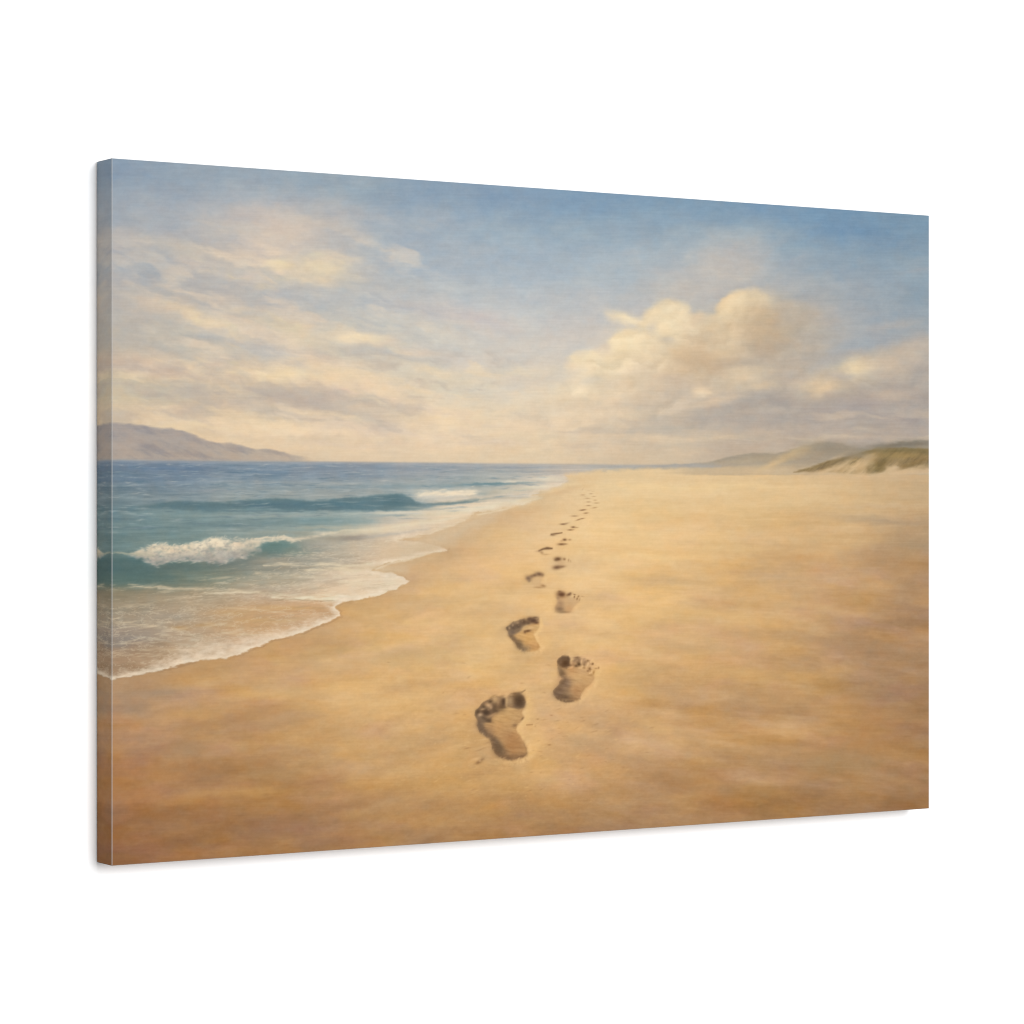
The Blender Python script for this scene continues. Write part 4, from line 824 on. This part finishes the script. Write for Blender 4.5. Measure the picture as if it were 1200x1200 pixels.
nt.links.new(at.outputs['Color'], mx.inputs[0]); nt.links.new(mr.outputs[0], mx.inputs['Scale'])
nt.links.new(mx.outputs[0], b.inputs['Base Color'])
# woven relief, warp and weft
wv = []
for sc_ in ((1500, 60, 60), (60, 60, 1500)):
    m2 = nt.nodes.new('ShaderNodeMapping'); m2.inputs['Scale'].default_value = sc_
    nt.links.new(tc.outputs['Object'], m2.inputs[0])
    q = nt.nodes.new('ShaderNodeTexNoise'); q.inputs['Scale'].default_value = 1; q.inputs['Detail'].default_value = 2
    nt.links.new(m2.outputs[0], q.inputs['Vector']); wv.append(q)
ad = nt.nodes.new('ShaderNodeMath'); ad.operation = 'ADD'
nt.links.new(wv[0].outputs[0], ad.inputs[0]); nt.links.new(wv[1].outputs[0], ad.inputs[1])
bp = nt.nodes.new('ShaderNodeBump'); bp.inputs['Strength'].default_value = .12; bp.inputs['Distance'].default_value = .0004
nt.links.new(ad.outputs[0], bp.inputs['Height']); nt.links.new(bp.outputs[0], b.inputs['Normal'])
b.inputs['Roughness'].default_value = .9
b.inputs['Specular IOR Level'].default_value = .04

# wall paint
wm, nt, b = newmat('white_wall_paint')
tc = nt.nodes.new('ShaderNodeTexCoord')
nz = nt.nodes.new('ShaderNodeTexNoise'); nz.inputs['Scale'].default_value = 180; nz.inputs['Detail'].default_value = 3
nt.links.new(tc.outputs['Object'], nz.inputs['Vector'])
rp = nt.nodes.new('ShaderNodeValToRGB')
rp.color_ramp.elements[0].color = (.865, .865, .868, 1); rp.color_ramp.elements[1].color = (.885, .885, .887, 1)
nt.links.new(nz.outputs[0], rp.inputs[0]); nt.links.new(rp.outputs[0], b.inputs['Base Color'])
b.inputs['Roughness'].default_value = .95; b.inputs['Specular IOR Level'].default_value = .02

# pine
pm, nt, b = newmat('pine_wood')
tc = nt.nodes.new('ShaderNodeTexCoord')
mp = nt.nodes.new('ShaderNodeMapping'); mp.inputs['Scale'].default_value = (8, 60, 60)
nt.links.new(tc.outputs['Object'], mp.inputs[0])
nz = nt.nodes.new('ShaderNodeTexNoise'); nz.inputs['Scale'].default_value = 2; nz.inputs['Detail'].default_value = 5
nt.links.new(mp.outputs[0], nz.inputs['Vector'])
rp = nt.nodes.new('ShaderNodeValToRGB')
rp.color_ramp.elements[0].color = (.45, .30, .16, 1); rp.color_ramp.elements[1].color = (.62, .46, .28, 1)
nt.links.new(nz.outputs[0], rp.inputs[0]); nt.links.new(rp.outputs[0], b.inputs['Base Color'])
b.inputs['Roughness'].default_value = .7

# Canvas frame of reference: the wall is the XZ plane at y = DEPTH, canvas front at y = 0,
# the canvas spans x 0..W and z 0..H (shifted up to hang on the wall).
HZ0 = 1.2                                   # height of the canvas' lower edge above z = 0
root = bpy.data.objects.new('canvas_print', None)
scene.collection.objects.link(root)
root.location = (0, 0, HZ0)
root['label'] = 'wide stretched canvas print of footprints on a sandy beach, hanging on the white wall'
root['category'] = 'canvas print'

def sheet(name, P, C, mat, parent=None, smooth=True):
    """P: (rows, cols, 3) grid of points, C the same of linear colour"""
    r, c = P.shape[:2]
    me = bpy.data.meshes.new(name)
    nv = r*c; nf = (r-1)*(c-1)
    idx = np.arange(nv, dtype=np.int32).reshape(r, c)
    q = np.stack([idx[1:, :-1], idx[1:, 1:], idx[:-1, 1:], idx[:-1, :-1]], -1).reshape(-1)
    me.vertices.add(nv); me.vertices.foreach_set('co', P.astype(np.float32).reshape(-1))
    me.loops.add(nf*4); me.loops.foreach_set('vertex_index', q)
    me.polygons.add(nf)
    me.polygons.foreach_set('loop_start', np.arange(0, nf*4, 4, dtype=np.int32))
    me.update(calc_edges=True)
    if smooth: me.polygons.foreach_set('use_smooth', np.ones(nf, dtype=bool))
    a = me.color_attributes.new('paint', 'FLOAT_COLOR', 'POINT')
    a.data.foreach_set('color', np.concatenate([C, np.ones((r, c, 1), dtype=np.float32)], -1).astype(np.float32).reshape(-1))
    me.materials.append(mat); me.validate()
    o = bpy.data.objects.new(name, me); scene.collection.objects.link(o); o.parent = parent
    return o

# front: rows run downwards; very slight slack in the cloth and rounded shoulders near the edges
U = A*W; V = (1-B)*H
gx, gz = np.meshgrid(U, V)
e = EDGE
gxc = np.clip(gx, e, W-e); gzc = np.clip(gz, e, H-e)
P = np.stack([gxc, 0.00025*(1-np.abs(gx/W*2-1)**2)*(1-np.abs(gz/H*2-1)**2), gzc], -1)
front = sheet('picture_front', P, COL, mat, root)

# sides: the picture is mirrored round the folds; the fold itself is worn to pale cloth
def side(kind):
    n = 44
    # profile: quarter circle of the fold, then flat back to the wall
    arc = [(e*(1-math.sin(t)), e*(1-math.cos(t))) for t in np.linspace(0, math.pi/2, 7)]
    prof = arc + [(0, e+(DEPTH-.0015-e)*k/n) for k in range(1, n+1)]    # (inset from outer edge, depth)
    prof = np.array(prof, dtype=np.float32)
    along = B if kind in ('left', 'right') else A
    m = len(along); L = len(prof)
    P = np.zeros((m, L, 3), dtype=np.float32); C = np.zeros((m, L, 3), dtype=np.float32)
    for j, (ins, dep) in enumerate(prof):
        if kind in ('left', 'right'):
            P[:, j, 2] = np.clip((1-along)*H, e*.4, H-e*.4)
            P[:, j, 0] = ins if kind == 'left' else W-ins
            col = min(NX-1, int(dep/W*(NX-1)))
            C[:, j] = COL[:, col] if kind == 'left' else COL[:, NX-1-col]
        else:
            P[:, j, 0] = np.clip(along*W, e*.4, W-e*.4)
            P[:, j, 2] = H-ins if kind == 'top' else ins
            row = min(NY-1, int(dep/H*(NY-1)))
            C[:, j] = COL[row] if kind == 'top' else COL[NY-1-row]
        P[:, j, 1] = dep
        if j < 7:
            k = (1-abs(j-3)/3.6)*(.52 if kind == 'left' else .08)
            C[:, j] = C[:, j]*(1-k)+k*.44
    if kind in ('left', 'top'): P = P[:, ::-1]; C = C[:, ::-1]
    if kind in ('top', 'bottom'): P = P[::-1]; C = C[::-1]
    if kind == 'top' or kind == 'bottom': pass
    o = sheet('side_edge', P, C, mat, root)
    return o
for kd in ('left', 'right', 'top', 'bottom'):
    side(kd)

# wooden stretcher bars behind the cloth
def bar(x0, x1, y0, y1, z0, z1):
    me = bpy.data.meshes.new('stretcher_bar')
    vs = [(x, y, z) for x in (x0, x1) for y in (y0, y1) for z in (z0, z1)]
    fs = [(0,1,3,2),(4,6,7,5),(0,4,5,1),(2,3,7,6),(0,2,6,4),(1,5,7,3)]
    me.from_pydata(vs, [], fs); me.materials.append(pm)
    o = bpy.data.objects.new('stretcher_bar', me); scene.collection.objects.link(o); o.parent = root
    bv = o.modifiers.new('bevel', 'BEVEL'); bv.width = .001; bv.segments = 2
    return o
t = .0016; bw = .038; y0, y1 = .004, DEPTH-.002
bar(t, bw, y0, y1, t, H-t); bar(W-bw, W-t, y0, y1, t, H-t)
bar(bw+.0005, W-bw-.0005, y0, y1, t, bw); bar(bw+.0005, W-bw-.0005, y0, y1, H-bw, H-t)

# wall
me = bpy.data.meshes.new('wall')
me.from_pydata([(-6, DEPTH, -3), (7, DEPTH, -3), (7, DEPTH, 6), (-6, DEPTH, 6)], [], [(0, 1, 2, 3)])
me.materials.append(wm)
wall = bpy.data.objects.new('wall', me); scene.collection.objects.link(wall)
wall['kind'] = 'structure'

# camera: camera frame (x right, z away) -> canvas frame
# canvas x axis in the camera frame = (UX, UZ); canvas y (into the wall) = (-UZ, UX)
cam_d = bpy.data.cameras.new('camera'); cam = bpy.data.objects.new('camera', cam_d)
scene.collection.objects.link(cam); scene.camera = cam
# camera position: -(XL, ZL) in canvas axes
cx = -(XL*UX+ZL*UZ); cy = -(-XL*UZ+ZL*UX)
cam.location = (cx, cy, HZ0+H/2)
# viewing direction (0,1) in the camera frame = (UZ, UX) in canvas frame
cam.rotation_euler = (math.pi/2, 0, -math.atan2(UZ, UX))
cam_d.sensor_width = 36; cam_d.lens = F/1200*36
cam_d.clip_start = .05; cam_d.clip_end = 100

# soft studio lamp, in front of the wall, high and to the right
def area(name, loc, target, size, power):
    l = bpy.data.lights.new(name, 'AREA'); l.shape = 'SQUARE'; l.size = size; l.energy = power
    l.color = (1, 1, 1)
    o = bpy.data.objects.new(name, l); scene.collection.objects.link(o)
    o.location = loc
    d = [target[i]-loc[i] for i in range(3)]
    import mathutils
    o.rotation_euler = mathutils.Vector(d).to_track_quat('-Z', 'Y').to_euler()
    return o
area('studio_lamp', (0.95, -6.8, 2.8), (W/2, 0, HZ0+H/2), 3.0, 468)

scene.cycles.filter_width = 1.15
scene.view_settings.view_transform = 'Standard'
scene.view_settings.look = 'None'
scene.view_settings.exposure = 0
scene.view_settings.gamma = 1
